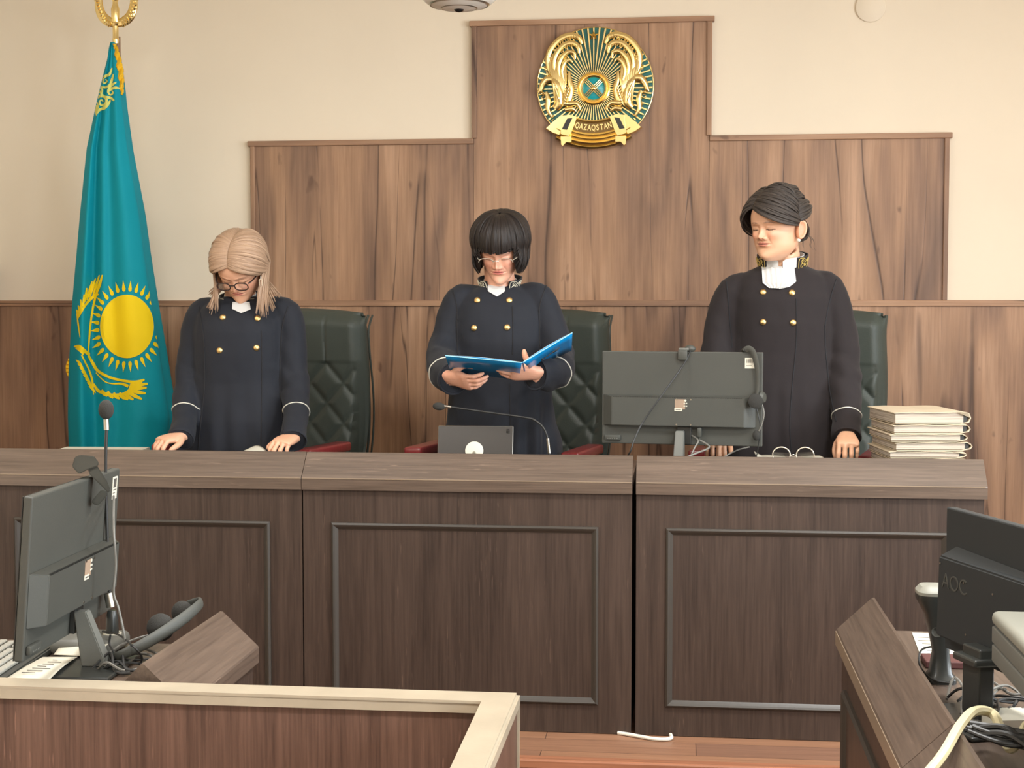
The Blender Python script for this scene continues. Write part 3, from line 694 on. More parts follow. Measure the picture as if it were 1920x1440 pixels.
# open file with the spectacles
x0, x1 = W(1421, 850, 5.06).x, W(1563, 850, 5.06).x
t = thing('paper_file', ((x0+x1)/2, 5.12, DESK), 'white open file on the bench, spectacles lying on it', 'papers')
b = B(); b.box(x0+.01, x1-.03, 4.97, 5.26, DESK, DESK+.036, .002); b.build('page_block', M['paperedge'], t, smooth=False)
b = B(); b.grid(lambda u, v: V((x0-.004+(x1-x0+.01)*u, 4.965+.3*v, DESK+.037+.010*max(0, 1-u/.10)**1.3*1.6-.025*max(0, (u-.86)/.14)**1.6+.003*sin(u*9))), 60, 8); b.build('top_sheet', M['paper'], t, solid=.0012)
b = B(); b.box(x0+.033, x0+.0345, 4.964, 4.966, DESK+.004, DESK+.037); b.build('page_tab', M['ink'], t, smooth=False)
# the spectacles
xc = W(1487, 846, 5.03).x; t = thing('eyeglasses', (xc, 5.03, DESK+.038), 'spectacles with thin silver rims standing on the open file', 'eyeglasses')
zb = DESK+.0385
for sd in (-1, 1):
    cx_, rx, rz_ = xc+sd*.039, .029, .0265
    P = [(cx_+rx*cos(q), 5.02+.010*abs(q-pi)*0, zb+rz_+rz_*sin(q)*.98) for q in [2*pi*k/36 for k in range(36)]]; P.append(P[0])
    b = B(); b.tube(P, .0019, 8, sm=0); o = b.build('rim', M['silver'], t)
    b = B(); b.lathe([(0, .0006), (.027, .0004), (.027, -.0004), (0, -.0006)], (cx_, 5.02, zb+rz_), (0, 1, 0), 30); b.build('lens', M['lens'], o)
    b = B(); b.tube([(cx_+sd*.028, 5.021, zb+.030), (cx_+sd*.030, 5.0, zb+.022), (cx_+sd*.026, 4.985, zb+.004), (cx_-sd*.0, 4.982, zb+.002)], .0014, 6); b.build('temple', M['silver'], t)
b = B(); b.tube([(xc-.011, 5.02, zb+.024), (xc, 5.017, zb+.028), (xc+.011, 5.02, zb+.024)], .0017, 8); b.build('bridge', M['silver'], t)

# ================================================================ stack of case binders on the right end of the bench
Ys = 5.02; random.seed(11)
zs = DESK; xl, xr = W(1664, 850, Ys).x, W(1802, 850, Ys).x
hs = [.028, .028, .025, .030, .027, .031, .042]
labs = ['cream case binder at the very bottom of the stack, behind the bench edge', 'cream case binder, second from the bottom, behind the bench edge', 'cream case binder, third from the bottom of the stack', 'cream case binder sticking out furthest to the right, fourth from the bottom', 'cream case binder in the stack, third from the top', 'cream case binder with a wide spine, second from the top', 'thick cream case binder lying on top of the stack']
for k, h in enumerate(hs):
    ox = [0, .004, -.004, .010, -.003, .004, .002][k]; rz = [9, 11, 10, 13, 11, 12, 15][k]
    t = thing('case_binder', ((xl+xr)/2+ox, Ys+.17, zs), labs[k], 'binder', RAD(rz*.6), 'case binders at the right end of the bench')
    G = MW[t.name]; wx = (xr-xl)/2; 
    def zz(u, side): return 0
    b = B(G)   # page block with a slightly slanted pile
    b.box(-wx, wx-.008, -.14, .16, .004, h-.004, .001); b.build('page_block', M['paperedge'], t, smooth=False)
    b = B(G); n = 10
    out = [(-wx-.006, h-.003)]+[(-wx+.02+(2*wx-.02)*i/6, h-.0015+.0012*sin(i*1.7+k)) for i in range(7)]+[(wx+.010, h-.006), (wx+.016, h*.5), (wx+.010, .006), (wx-.02, .0005), (-wx, .0005)]
    inn = [(x*.996-(.0018 if x > 0 else -.0018)*(abs(x) > wx), z) for x, z in out]
    pts = [V((x, 0, z)) for x, z in out]
    ring = []
    for y in (-.146, .165):
        ring.append([(x, y, z) for x, z in out]+[(x-(.003 if x > wx-.001 else 0), y, z-.0024 if i < 8 else (z if i == 9 else z+.0022)) for i, (x, z) in reversed(list(enumerate(out)))])
    b.rings(ring); b.build('cover', M['cardboard'], t, smooth=False)
    b = B(G); b.box(wx-.008, wx+.006, -.138, -.13, .006, h-.006); b.build('spine_gap', M['darkbezel'], t, smooth=False)
    zs += h

# ================================================================ near left desk
# keyboard
t = thing('keyboard', (-1.405, 2.86, .64), 'keyboard with grey keys left of the near left monitor', 'keyboard', RAD(95))
G = MW[t.name]
b = B(G); b.hull8([(-.22, -.07, 0), (.22, -.07, 0), (.22, .07, 0), (-.22, .07, 0)], [(-.218, -.066, .014), (.218, -.066, .014), (.218, .066, .026), (-.218, .066, .026)], .003); b.build('body', M['blackplastic'], t, smooth=False)
b = B(G); random.seed(2)
for r in range(6):
    y = -.050+r*.0195; x = -.210; k = 0
    while x < .205:
        w_ = .0165 if not (r == 0 and 3 < k < 5) else .10
        if r in (1, 2, 3) and k == 0: w_ = .022+.004*r
        if x+w_ > .212: break
        if not (.075 < x < .079 or .145 < x < .149): b.box(x, x+w_, y, y+.0165, .016+.0009*r*1.0, .0235+.0019*r, .002, 1)
        x += w_+.0025; k += 1
o = b.build('keys', M['key'], t, smooth=False); o['kind'] = 'stuff'
# papers
def curl(name, P4, bump_, lab, m='paper'):
    A, Bq, Cq, D = [V(p) for p in P4]
    b = B(); b.grid(lambda u, v: A.lerp(Bq, u).lerp(D.lerp(Cq, u), v)+V((0, 0, .003+bump_*sin(pi*v)**1.2*(.4+.6*u))), 14, 18)
    o = b.build(name, M[m], solid=.0008); return tagp(o, lab, 'paper')
o = curl('note_sheet', [(-1.335, 2.80, .649), (-1.245, 2.80, .649), (-1.268, 3.0, .649), (-1.340, 2.99, .649)], .004, 'white note sheet with handwriting, below the near left monitor')
b = B()
for k in range(7):
    y = 2.84+k*.018; b.box(-1.318+.003*k, -1.318+.028+.008*(k % 3), y, y+.0018, .6565, .6575)
b.M = Mx.Identity(4); b.build('handwriting', M['ink'], o, smooth=False)
curl('curled_sheet', [(-1.325, 3.01, .650), (-1.22, 3.0, .650), (-1.22, 3.11, .652), (-1.335, 3.12, .652)], .016, 'curled white sheet behind the stand of the near left monitor')
# headset on the desk
hx, hy = -1.105, 3.05
t = thing('headset', (hx, hy, .64), 'black headset lying on the near left desk by the slanted ledge', 'headset', group='headsets')
b = B(); b.tube([(-1.20, 2.99, .660), (-1.16, 2.955, .668), (-1.11, 2.985, .690), (-1.07, 3.06, .716), (-1.048, 3.13, .738), (-1.055, 3.17, .742), (-1.085, 3.175, .735)], [.006, .010, .013, .014, .012, .010, .007], 12, sm=7, flat=.4, up=(1, 0, .4)); b.build('headband', M['blackplastic'], t)
b = B(); b.sphere((-1.105, 3.055, .707), (.030, .026, .030)); b.build('ear_cushion', M['foam'], t)
b = B(); b.sphere((-1.086, 3.14, .722), (.024, .02, .026)); b.build('ear_cushion', M['foam'], t)
b = B(); b.tube([(-1.12, 3.07, .69), (-1.15, 3.05, .685), (-1.185, 3.03, .672), (-1.20, 3.0, .66)], .0025, 6); b.build('boom', M['greycable'], t)
b = B(); b.sphere((-1.205, 2.99, .655), (.010, .008, .008)); b.build('boom_foam', M['foam'], t)
Lc = lambda px, py, Y: at_px(px, py, Y)
cable('webcam_cable', [Tl @ V((.165, -.02, .27)), Lc(213, 990, 3.0), Lc(217, 1060, 3.0), Lc(213, 1110, 3.0), Lc(222, 1140, 3.0), Lc(231, 1180, 3.0), Lc(235, 1204, 3.0)], .0026, 'greycable', 'cable hanging down the far edge of the near left monitor')
cable('black_cable', [Lc(207, 1190, 2.98), Lc(206, 1210, 2.98), Lc(222, 1230, 2.96), WZ(250, 1238, .645), WZ(300, 1232, .648)], .0024, 'cable', 'black cable looping down beside the stand of the near left monitor')
cable('black_cable', [WZ(192, 1184, .69), WZ(222, 1190, .69), WZ(250, 1212, .69), WZ(266, 1232, .665), WZ(262, 1246, .645)], .0022, 'cable', 'thin cable arching between the microphone base and the headset')
cable('grey_cable', [WZ(184, 1268, .643), WZ(200, 1259, .643), WZ(226, 1256, .643), WZ(240, 1246, .643), WZ(228, 1240, .643), WZ(205, 1236, .65)], .003, 'greycable', 'grey cable lying at the foot of the near left monitor')
random.seed(5)
t = thing('cable_bundle', (-1.17, 3.0, .64), 'tangle of black cables between the near left monitor and the headset', 'cables')
for k in range(7):
    b = B(); x = -1.20+random.uniform(-.01, .02); y = 2.95+random.uniform(-.03, .08)
    b.tube([(x, y, .645), (x+.03, y+random.uniform(-.04, .04), .655+.004*k), (x+.06, y+random.uniform(-.04, .05), .65), (x+.09, y+random.uniform(-.03, .03), .646)], .003, 6, sm=6); b.build('cable', M['cable' if k % 3 else 'greycable'], t)
# webcam bracket on the near left monitor: clip, arm and folded head
p = Tl @ V((.165, -.004, .322)); t = thing('webcam', (p.x, p.y, p.z), 'folded grey webcam clamped on the near left monitor', 'webcam')
q0 = lambda px, py: at_px(px, py, 3.0)
Yw = 3.02; QQ = lambda px, py, d=0: W(px, py, Yw+d)
def plate(pts, d0, d1, name, m, par):
    b = B(); a = [QQ(x, y, d0) for x, y in pts]; c = [QQ(x, y, d1) for x, y in pts]; b.slab(a, c)
    bmesh.ops.recalc_face_normals(b.bm, faces=b.bm.faces); bmesh.ops.bevel(b.bm, geom=list(b.bm.edges), offset=.0018, segments=2, affect='EDGES'); return b.build(name, m, par, smooth=False)
plate([(140, 857), (150, 853), (176, 855), (186, 868), (183, 874), (166, 880), (148, 889), (135, 875)], -.022, .022, 'head', M['blackplastic'], t)
plate([(164, 876), (181, 871), (201, 903), (207, 918), (203, 925), (190, 911), (168, 890)], -.014, .012, 'arm', M['blackplastic'], t)
plate([(190, 918), (201, 922), (202, 928), (184, 948), (174, 945), (172, 939)], -.014, .010, 'clip', M['blackplastic'], t)
# ================================================================ near right desk
# waisted black loudspeaker
sx, sy = .520, 3.05
t = thing('desk_speaker', (sx, sy, .64), 'waisted black desk loudspeaker with a pale top, left of the near right monitor', 'speaker')
R = []
for z, rx, ry, dx in ((.64, .030, .035, 0), (.648, .031, .036, 0), (.66, .022, .028, 0), (.70, .016, .024, 0), (.74, .020, .027, -.004), (.78, .026, .033, -.010), (.808, .034, .04, -.016), (.818, .034, .04, -.016)):
    R.append([(sx+dx+rx*(1 if cos(a) > 0 else -1)*abs(cos(a))**.6, sy+ry*(1 if sin(a) > 0 else -1)*abs(sin(a))**.6, z) for a in [2*pi*k/32 for k in range(32)]])
b = B(); b.rings(R); b.build('body', M['blackgloss'], t)
R = [[(sx-.016+s_*(1 if cos(a) > 0 else -1)*abs(cos(a))**.6, sy+s_*1.18*(1 if sin(a) > 0 else -1)*abs(sin(a))**.6, z) for a in [2*pi*k/32 for k in range(32)]] for s_, z in ((.034, .818), (.034, .824), (.026, .834), (.006, .838))]
b = B(); b.rings(R); b.build('top_cap', M['beige'], t)
b = B(); b.lathe([(0, .002), (.007, .002), (.010, .004), (.011, 0)], (sx-.012, sy-.026, .745), (-.25, -1, 0), 20); b.build('knob', M['blackplastic'], t)
# notes by the speaker
tagp(flat_stack(.520, .60, 3.23, 3.48, .641, .002, -4, 'paper_notes', 'handwritten white paper behind the desk loudspeaker, near right desk'))
b = B()
for k in range(6): b.box(.53+.004*(k % 2), .575+.006*(k % 3), 3.27+k*.032, 3.275+k*.032, .643, .6433)
b.build('handwriting', M['ink'], bpy.data.objects['paper_notes'], smooth=False)
b = B(); b.box(.508, .60, 3.15, 3.225, .641, .655, .002); tagp(b.build('shadow_slab', mat('maroon_shadow', lin(78, 40, 38), rough=.6), smooth=False), 'dark maroon slab standing for the shadow beside the foot of the desk loudspeaker', 'shadow_slab')  # dark slab in place of the maroon shadow by the loudspeaker
cable('black_cable', [(.522, 3.10, .70), (.49, 3.10, .69), (.483, 3.07, .665), (.50, 3.02, .65), (.53, 3.0, .648)], .0022, 'cable', 'thin black cable looping left of the desk loudspeaker')
# printer / scanner
px0, py1 = .526, 2.60
t = thing('printer', (.72, 2.4, .64), 'grey office printer with a pale lid, cut by the right edge', 'printer')
def rr(x0, x1, y0, y1, z0, z1, rad, name, m, par=t):
    b = B(); b.box(x0, x1, y0, y1, z0, z1, rad, 3); return b.build(name, m, par)
rr(px0, .96, 2.19, py1, .852, .877, .010, 'lid', M['beige'])
rr(px0+.001, .955, 2.195, py1-.003, .822, .851, .003, 'scanner_unit', M['greyplastic'])
rr(px0+.001, .955, 2.20, py1-.005, .79, .820, .003, 'body', M['greyplastic'])
rr(px0+.030, .955, 2.20, py1-.01, .772, .789, .003, 'paper_tray', M['beige'])
rr(.66, .95, 2.22, py1-.03, .641, .771, .004, 'lower_body', M['greyplastic'])
b = B(); b.box(.60, .655, 2.50, 2.60, .641, .668, .002); tagp(b.build('red_booklet', M['stain'], smooth=False), 'red booklet peeping out below the printer', 'booklet')
b = B(); b.box(.602, .66, 2.50, 2.595, .6685, .676, .001); tagp(b.build('leaflet', M['paper'], smooth=False), 'white leaflet on the red booklet below the printer', 'paper')
# cream cord over the ledge
cable('cream_cord', [(.312, 2.18, .60), (.345, 2.24, .668), (.40, 2.32, .705), (.447, 2.43, .723), (.495, 2.56, .712), (.53, 2.585, .70), (.528, 2.50, .69), (.525, 2.43, .688), (.545, 2.45, .70), (.575, 2.53, .70), (.62, 2.60, .69)], .0085, 'cream', 'thick cream cord snaking over the ledge of the near right desk', 'cord', 9)
# black cable bundle in front of the printer
t = thing('cable_bundle', (.55, 2.4, .64), 'thick bundle of black cables below the printer, bottom right', 'cables')
random.seed(21)
for k in range(17):
    o1 = random.uniform(-.02, .02); o2 = random.uniform(-.03, .03)
    b = B(); x0 = .452+random.uniform(0, .02)
    b.tube([(x0, 2.415+o1*.6, .716+.003*(k % 5)), (x0+.045, 2.40+o1, .708+.004*(k % 6)), (x0+.10+o2*.3, 2.37+o2, .70+.005*(k % 5)), (x0+.15, 2.33+o2*1.2, .69+.006*(k % 4)), (x0+.24, 2.29+o2, .68)], random.choice((.0034, .0042, .005)), 7, sm=7); b.build('cable', M['cable'], t)
b = B(); b.box(.54, .64, 2.30, 2.40, .641, .684, .004); tagp(b.build('power_strip', M['blackgloss'], smooth=False), 'dark power strip beneath the bundle of black cables', 'power strip')
b = B(); b.box(.525, .56, 2.27, 2.31, .69, .712, .003); 
tagp(b.build('power_adapter', M['label'], smooth=False), 'small white plug among the black cables, bottom right corner', 'plug')
# pale tangle behind, between ledge and monitor stand
t = thing('cable_bundle', (.57, 2.78, .64), 'tangle of thin grey cables under the near right monitor', 'cables')
random.seed(33)
for k in range(13):
    a0, b0 = random.uniform(.505, .53), random.uniform(2.72, 2.90)
    P = [(a0, b0, .645)]
    for j in range(4): P.append((a0+.03*(j+1)+random.uniform(-.02, .02), b0+random.uniform(-.07, .07), .648+random.uniform(0, .03)))
    b = B(); b.tube(P, .0028, 6, sm=6); b.build('cable', M['greycable' if k % 2 else 'cable'], t)
b = B()
for dx in (0, .006, .012): b.tube([(.53+dx, 2.85, .70), (.525+dx, 2.83, .675), (.52+dx, 2.80, .65)], .0028, 6)
b.build('cable', M['greycable'], t)
tagp(flat_stack(.54, .62, 2.66, 2.74, .641, .03, 12, 'crumpled_paper', 'white paper leaning behind the grey cables, near right desk'))
# white cable on the floor in front of the bench
cable('floor_cable', [(-.20, 4.79, .006), (-.15, 4.765, .007), (-.09, 4.735, .007), (-.05, 4.73, .007), (-.028, 4.745, .008), (-.03, 4.775, .010)], .006, 'white', 'short white cable on the floor in front of the bench joint')
# ================================================================ people
def G1(x, c, s): return math.exp(-((x-c)/s)**2)
def interp(tab, z):
    if z <= tab[0][0]: return tab[0][1]
    for (a, va), (b_, vb) in zip(tab, tab[1:]):
        if z <= b_:
            i = tab.index((a, va)); h = b_-a; t = (z-a)/h
            m0 = (vb-tab[i-1][1])/(b_-tab[i-1][0]) if i > 0 else (vb-va)/h
            m1 = (tab[i+2][1]-va)/(tab[i+2][0]-a) if i+2 < len(tab) else (vb-va)/h
            return (2*t**3-3*t*t+1)*va+(t**3-2*t*t+t)*h*m0+(-2*t**3+3*t*t)*vb+(t**3-t*t)*h*m1
    return tab[-1][1]
HW = [(0, .013), (.006, .0215), (.018, .0345), (.035, .0465), (.06, .0585), (.09, .068), (.12, .0735), (.15, .0745), (.175, .070), (.195, .060), (.21, .044), (.219, .027), (.225, .0)]
HF = [(0, .052), (.004, .066), (.012, .078), (.025, .081), (.042, .079), (.058, .082), (.075, .084), (.10, .084), (.125, .090), (.15, .090), (.172, .083), (.19, .070), (.205, .052), (.217, .03), (.225, .0)]
HB = [(0, .0), (.02, .02), (.04, .045), (.06, .066), (.09, .086), (.12, .098), (.15, .101), (.175, .094), (.195, .077), (.21, .056), (.219, .034), (.225, 0)]
def face_disp(x, z, F):
    ax = abs(x); d = 0
    # nose
    if z > .064 and z < .128:
        am = interp([(.066, 0), (.070, .004), (.075, .013), (.080, .020), (.085, .021), (.092, .016), (.102, .009), (.112, .004), (.125, 0)], z)*F.get('nose', 1)
        sg = interp([(.07, .010), (.082, .0095), (.095, .0078), (.12, .0085)], z)*F.get('nosew', 1)
        d += am*G1(x, 0, sg)
        d += .0075*G1(ax, .0125*F.get('nosew', 1), .0050)*G1(z, .0775, .0050)
        d -= .0022*G1(ax, .0062, .0032)*G1(z, .0708, .0020)
    d -= .0085*G1(ax, .030, .0150)*G1(z, .1135, .0095)
    d -= .0045*G1(ax, .012, .006)*G1(z, .112, .007)
    d += .0078*G1(ax, .031, .0125)*G1(z, .1110, .0068)           # lowered lid over the eyeball
    d -= .0022*G1(ax, .031, .014)*G1(z, .1042, .0018)
    d -= .0016*G1(ax, .031, .015)*G1(z, .1185, .0016)
    d += .0035*G1(ax, .028, .018)*G1(z, .1275, .0055)
    d += .0050*G1(ax, .038, .016)*G1(z, .088, .014)*F.get('cheek', 1)
    d -= .0016*G1(ax, .0235+(.078-z)*.35, .0036)*G1(z, .068, .014)
    d -= .0015*G1(x, 0, .003)*G1(z, .0685, .004)
    d += .0050*G1(x, 0, .015)*G1(z, .0625, .0034)-.0012*G1(x, 0, .004)*G1(z, .0655, .003)
    d += .0062*G1(x, 0, .0145)*G1(z, .0535, .0036)
    d -= .0042*G1(x, 0, .022)*G1(z, .0580, .0014)
    d -= .0022*G1(ax, .0245, .0035)*G1(z, .0570, .0035)
    d -= .002*G1(x, 0, .014)*G1(z, .0445, .005)
    d += .0045*G1(x, 0, .015)*G1(z, .020, .011)
    return d
def head_co(phi, z, F):
    w_, f_, b_ = interp(HW, z)*F.get('wide', 1)*(1+(F.get('jowl', 1)-1)*math.exp(-((z-.030)/.038)**2)), interp(HF, z), interp(HB, z)
    s_, c_ = sin(phi), cos(phi)
    p = 2.25
    r = (abs(s_)**p+abs(c_)**p)**(-1/p)
    x = w_*s_*r; y = -c_*r*(f_ if c_ > 0 else b_)
    if z < .07: y += .0
    if c_ > 0: y -= face_disp(x, z, F)*min(1, c_*2.2)
    return V((x, y, z))
def build_head(bm, F, T, colors):
    """adds the head (chin at z=0, face to -y) to bm, transformed by T; fills colors[vertex index]"""
    sk = F['skin']; lip = F['lip']; brow = F['brow']; lash = lin(44, 32, 28)
    zs = []; z = .0015
    while z < .2235: zs.append(z); z += .0016 if z < .135 else .0032
    NU = 200; L = []
    # angles denser at the face
    ph = []
    for i in range(NU):
        u = i/NU*2-1; ph.append(pi*(.42*u+.58*u**3))
    def col(x, y, z, c_):
        k = noise.noise(V((x*60, y*60, z*60)))*.03
        c = [min(1, q*(1+k)) for q in sk]
        ax = abs(x)
        def mixc(a, b, t): t = max(0, min(1, t)); return [p_*(1-t)+q*t for p_, q in zip(a, b)]
        if c_ > 0:
            c = mixc(c, [sk[0]*1.02, sk[1]*.72, sk[2]*.70], .60*F.get('blush', 1)*G1(ax, .042, .018)*G1(z, .083, .016))
            c = mixc(c, [sk[0]*.95, sk[1]*.74, sk[2]*.70], .5*G1(x, 0, .012)*G1(z, .080, .010))
            m = .0215
            if ax < m:
                top = .0665-.0065*(ax/m)**2-.0014*G1(x, 0, .003); bot = .0495+.0075*(ax/m)**2
                if bot < z < top: c = mixc(c, lip, .75*min(1, (m-ax)/.006))
                if abs(z-(.0580+.0006*(ax/m)**2)) < .0011: c = mixc(c, [q*.35 for q in lip], .8)
            # lids, lash line, brow
            ex = (ax-.031)/.0155
            if abs(ex) < 1:
                zl = .1052+.0018*ex*ex
                if abs(z-zl) < .0018: c = mixc(c, lash, .95)
                if zl < z < zl+.010*(1-ex*ex): c = mixc(c, F.get('shadow', [q*.78 for q in sk]), .5)
            bx = (ax-.031)/.0195
            if abs(bx) < 1:
                zb = .1300-.0035*bx*bx-.001*bx+F.get('frown', 0)*bx
                if abs(z-zb) < .0021*(1-.5*bx*bx): c = mixc(c, brow, .62)
        return c
    for z in zs:
        row = []
        for f in ph:
            co = head_co(f, z, F); v = bm.verts.new(T @ co); row.append(v); colors[v] = col(co.x, co.y, co.z, cos(f))
        L.append(row)
    for j in range(len(L)-1):
        for i in range(NU): bm.faces.new([L[j][i], L[j][(i+1) % NU], L[j+1][(i+1) % NU], L[j+1][i]])
    bm.faces.new(L[0][::-1]); bm.faces.new(L[-1])
    # ears
    for sd in (-1, 1):
        c0 = V((sd*.0725*F.get('wide', 1), .012, .100)); NN = 28; R = []
        rings = [(0, 0), (.45, .001), (.62, -.001), (.78, .007), (.92, .012), (1.0, .010), (1.03, .004), (.9, -.004), (.5, -.008)]
        prev = None
        for rr_, h in rings:
            row = []
            for k in range(NN):
                a = 2*pi*k/NN; ex_, ez = .0165*(1+.18*sin(a)), .031
                y = c0.y+rr_*ex_*cos(a)+.006*rr_*sin(a); zz = c0.z+rr_*ez*sin(a)
                co = V((c0.x+sd*(h*.9+.006+.010*rr_*max(0, cos(a))), y, zz)); v = bm.verts.new(T @ co); row.append(v)
                colors[v] = [sk[0]*(.88 if rr_ < .7 else 1), sk[1]*(.70 if rr_ < .7 else .86), sk[2]*(.66 if rr_ < .7 else .82)]
            if prev:
                for k in range(NN): bm.faces.new([prev[k], prev[(k+1) % NN], row[(k+1) % NN], row[k]])
            prev = row
def add_tube(bm, pts, radii, n=16, sm=5, fl=1):
    b = B(); b.tube(pts, radii, n, sm=sm, flat=fl)
    me = bpy.data.meshes.new('x'); b.bm.to_mesh(me); b.bm.free(); bm.from_mesh(me); bpy.data.meshes.remove(me)
def hand_mesh(T, mirror, bends, thumb, spread=.05, size=1.0):
    """+x towards the fingers, +z the back of the hand, +y the thumb side (mirror flips y). bends: per finger (base, middle, tip) in degrees"""
    my = -1 if mirror else 1
    b = B()
    def ring(x, w_, t_, zc, yc=0):
        return [(x, my*(yc+w_*(1 if cos(a) > 0 else -1)*abs(cos(a))**.75), zc+t_*(1 if sin(a) > 0 else -1)*abs(sin(a))**.85) for a in [2*pi*k/20 for k in range(20)]]
    b.rings([ring(-.038, .0245, .019, 0), ring(-.02, .026, .0195, 0), ring(.0, .029, .0195, 0), ring(.02, .035, .0185, 0, .002), ring(.045, .040, .0165, 0, .002), ring(.068, .0405, .0145, .001, .001), ring(.082, .038, .0115, .001, 0), ring(.090, .034, .008, .001, 0)])
    Ls = (.070, .078, .072, .056); ys = (.029, .010, -.010, -.0285); xs = (.080, .085, .081, .073); rs = (.0085, .0088, .0083, .0073)
    for k in range(4):
        p = V((xs[k]-.012, ys[k], .001)); a = 0; pts = [p.copy()]; sp = spread*(1.5-k)
        seg = [.012, Ls[k]*.46, Ls[k]*.30, Ls[k]*.24]
        for j, sg in enumerate(seg):
            if j: a += RAD(bends[k][j-1])
            dr = V((cos(a), sin(sp)*cos(a), -sin(a)))
            if j: pts.append(p+dr*sg*.5)
            p = p+dr*sg; pts.append(p.copy())
        n = len(pts)
        rr_ = [rs[k]*q for q in ([1.05, 1.08, .98, 1.06, .94, .99, .9, .66][:n])]
        b.tube([(q.x, q.y*my, q.z) for q in pts], rr_, 12, sm=3)
        b.sphere((pts[-1].x, pts[-1].y*my, pts[-1].z), rr_[-1]*1.02, 10, 8)
    tp = [V(q) for q in thumb]
    b.tube([(q.x, q.y*my, q.z) for q in tp], [.0155, .014, .0112, .0108, .0098, .0075], 12, sm=4)
    b.sphere((tp[-1].x, tp[-1].y*my, tp[-1].z), .0078, 10, 8)
    bm = remesh_bm(b.bm, .0021, 3, .5)
    bm.transform(T @ Mx.Scale(size, 4)); return bm
THUMB_REST = [(.012, .018, -.004), (.030, .036, -.010), (.048, .048, -.016), (.064, .052, -.020), (.078, .053, -.024), (.086, .052, -.027)]
THUMB_SIDE = [(.012, .018, -.004), (.030, .038, -.006), (.045, .052, -.006), (.058, .062, -.004), (.070, .070, -.001), (.078, .074, .001)]
THUMB_GRIP = [(.012, .018, -.004), (.032, .036, -.016), (.048, .044, -.028), (.062, .046, -.036), (.074, .042, -.040), (.082, .038, -.042)]

def skull(az, el, off=0, c=(0, .008, .128)):
    """point near the scalp; az 0 is the face, +90 her left; el up"""
    a, e = RAD(az), RAD(el)
    rx, rf, rb, rz = .0765+off, .094+off, .104+off, .099+off
    d = V((sin(a)*cos(e), -cos(a)*cos(e), sin(e)))
    return V(c)+V((d.x*rx, d.y*(rf if d.y < 0 else rb), d.z*rz))
def dir_ae(az, el):
    a, e = RAD(az), RAD(el); return V((sin(a)*cos(e), -cos(a)*cos(e), sin(e)))
def on_skull(d, off, c=(0, .008, .128)):
    d = d.normalized(); return V(c)+V((d.x*(.0765+off), d.y*((.094 if d.y < 0 else .104)+off), d.z*(.099+off)))
def slerp_path(a, b, n, off, om=None):
    """over the skull from direction a to b; off: callable t->offset"""
    a = a.normalized(); b = b.normalized(); w_ = a.angle(b); out = []
    for i in range(n):
        t = i/(n-1)
        d = (a*sin((1-t)*w_)+b*sin(t*w_))/sin(w_) if w_ > 1e-4 else a
        if om: d = d+V(om)*sin(pi*t)
        out.append(on_skull(d, off(t)))
    return out
def ribbon_lock(b, pts, wdt, k, flat=.45, tip=.15, root=.6, up=None):
    n = len(pts); b.tube(pts, [wdt*root, wdt, wdt*1.05, wdt*.95, wdt*.8, wdt*tip], 8, sm=3, flat=flat, up=up, uvs=k*.37+.01)

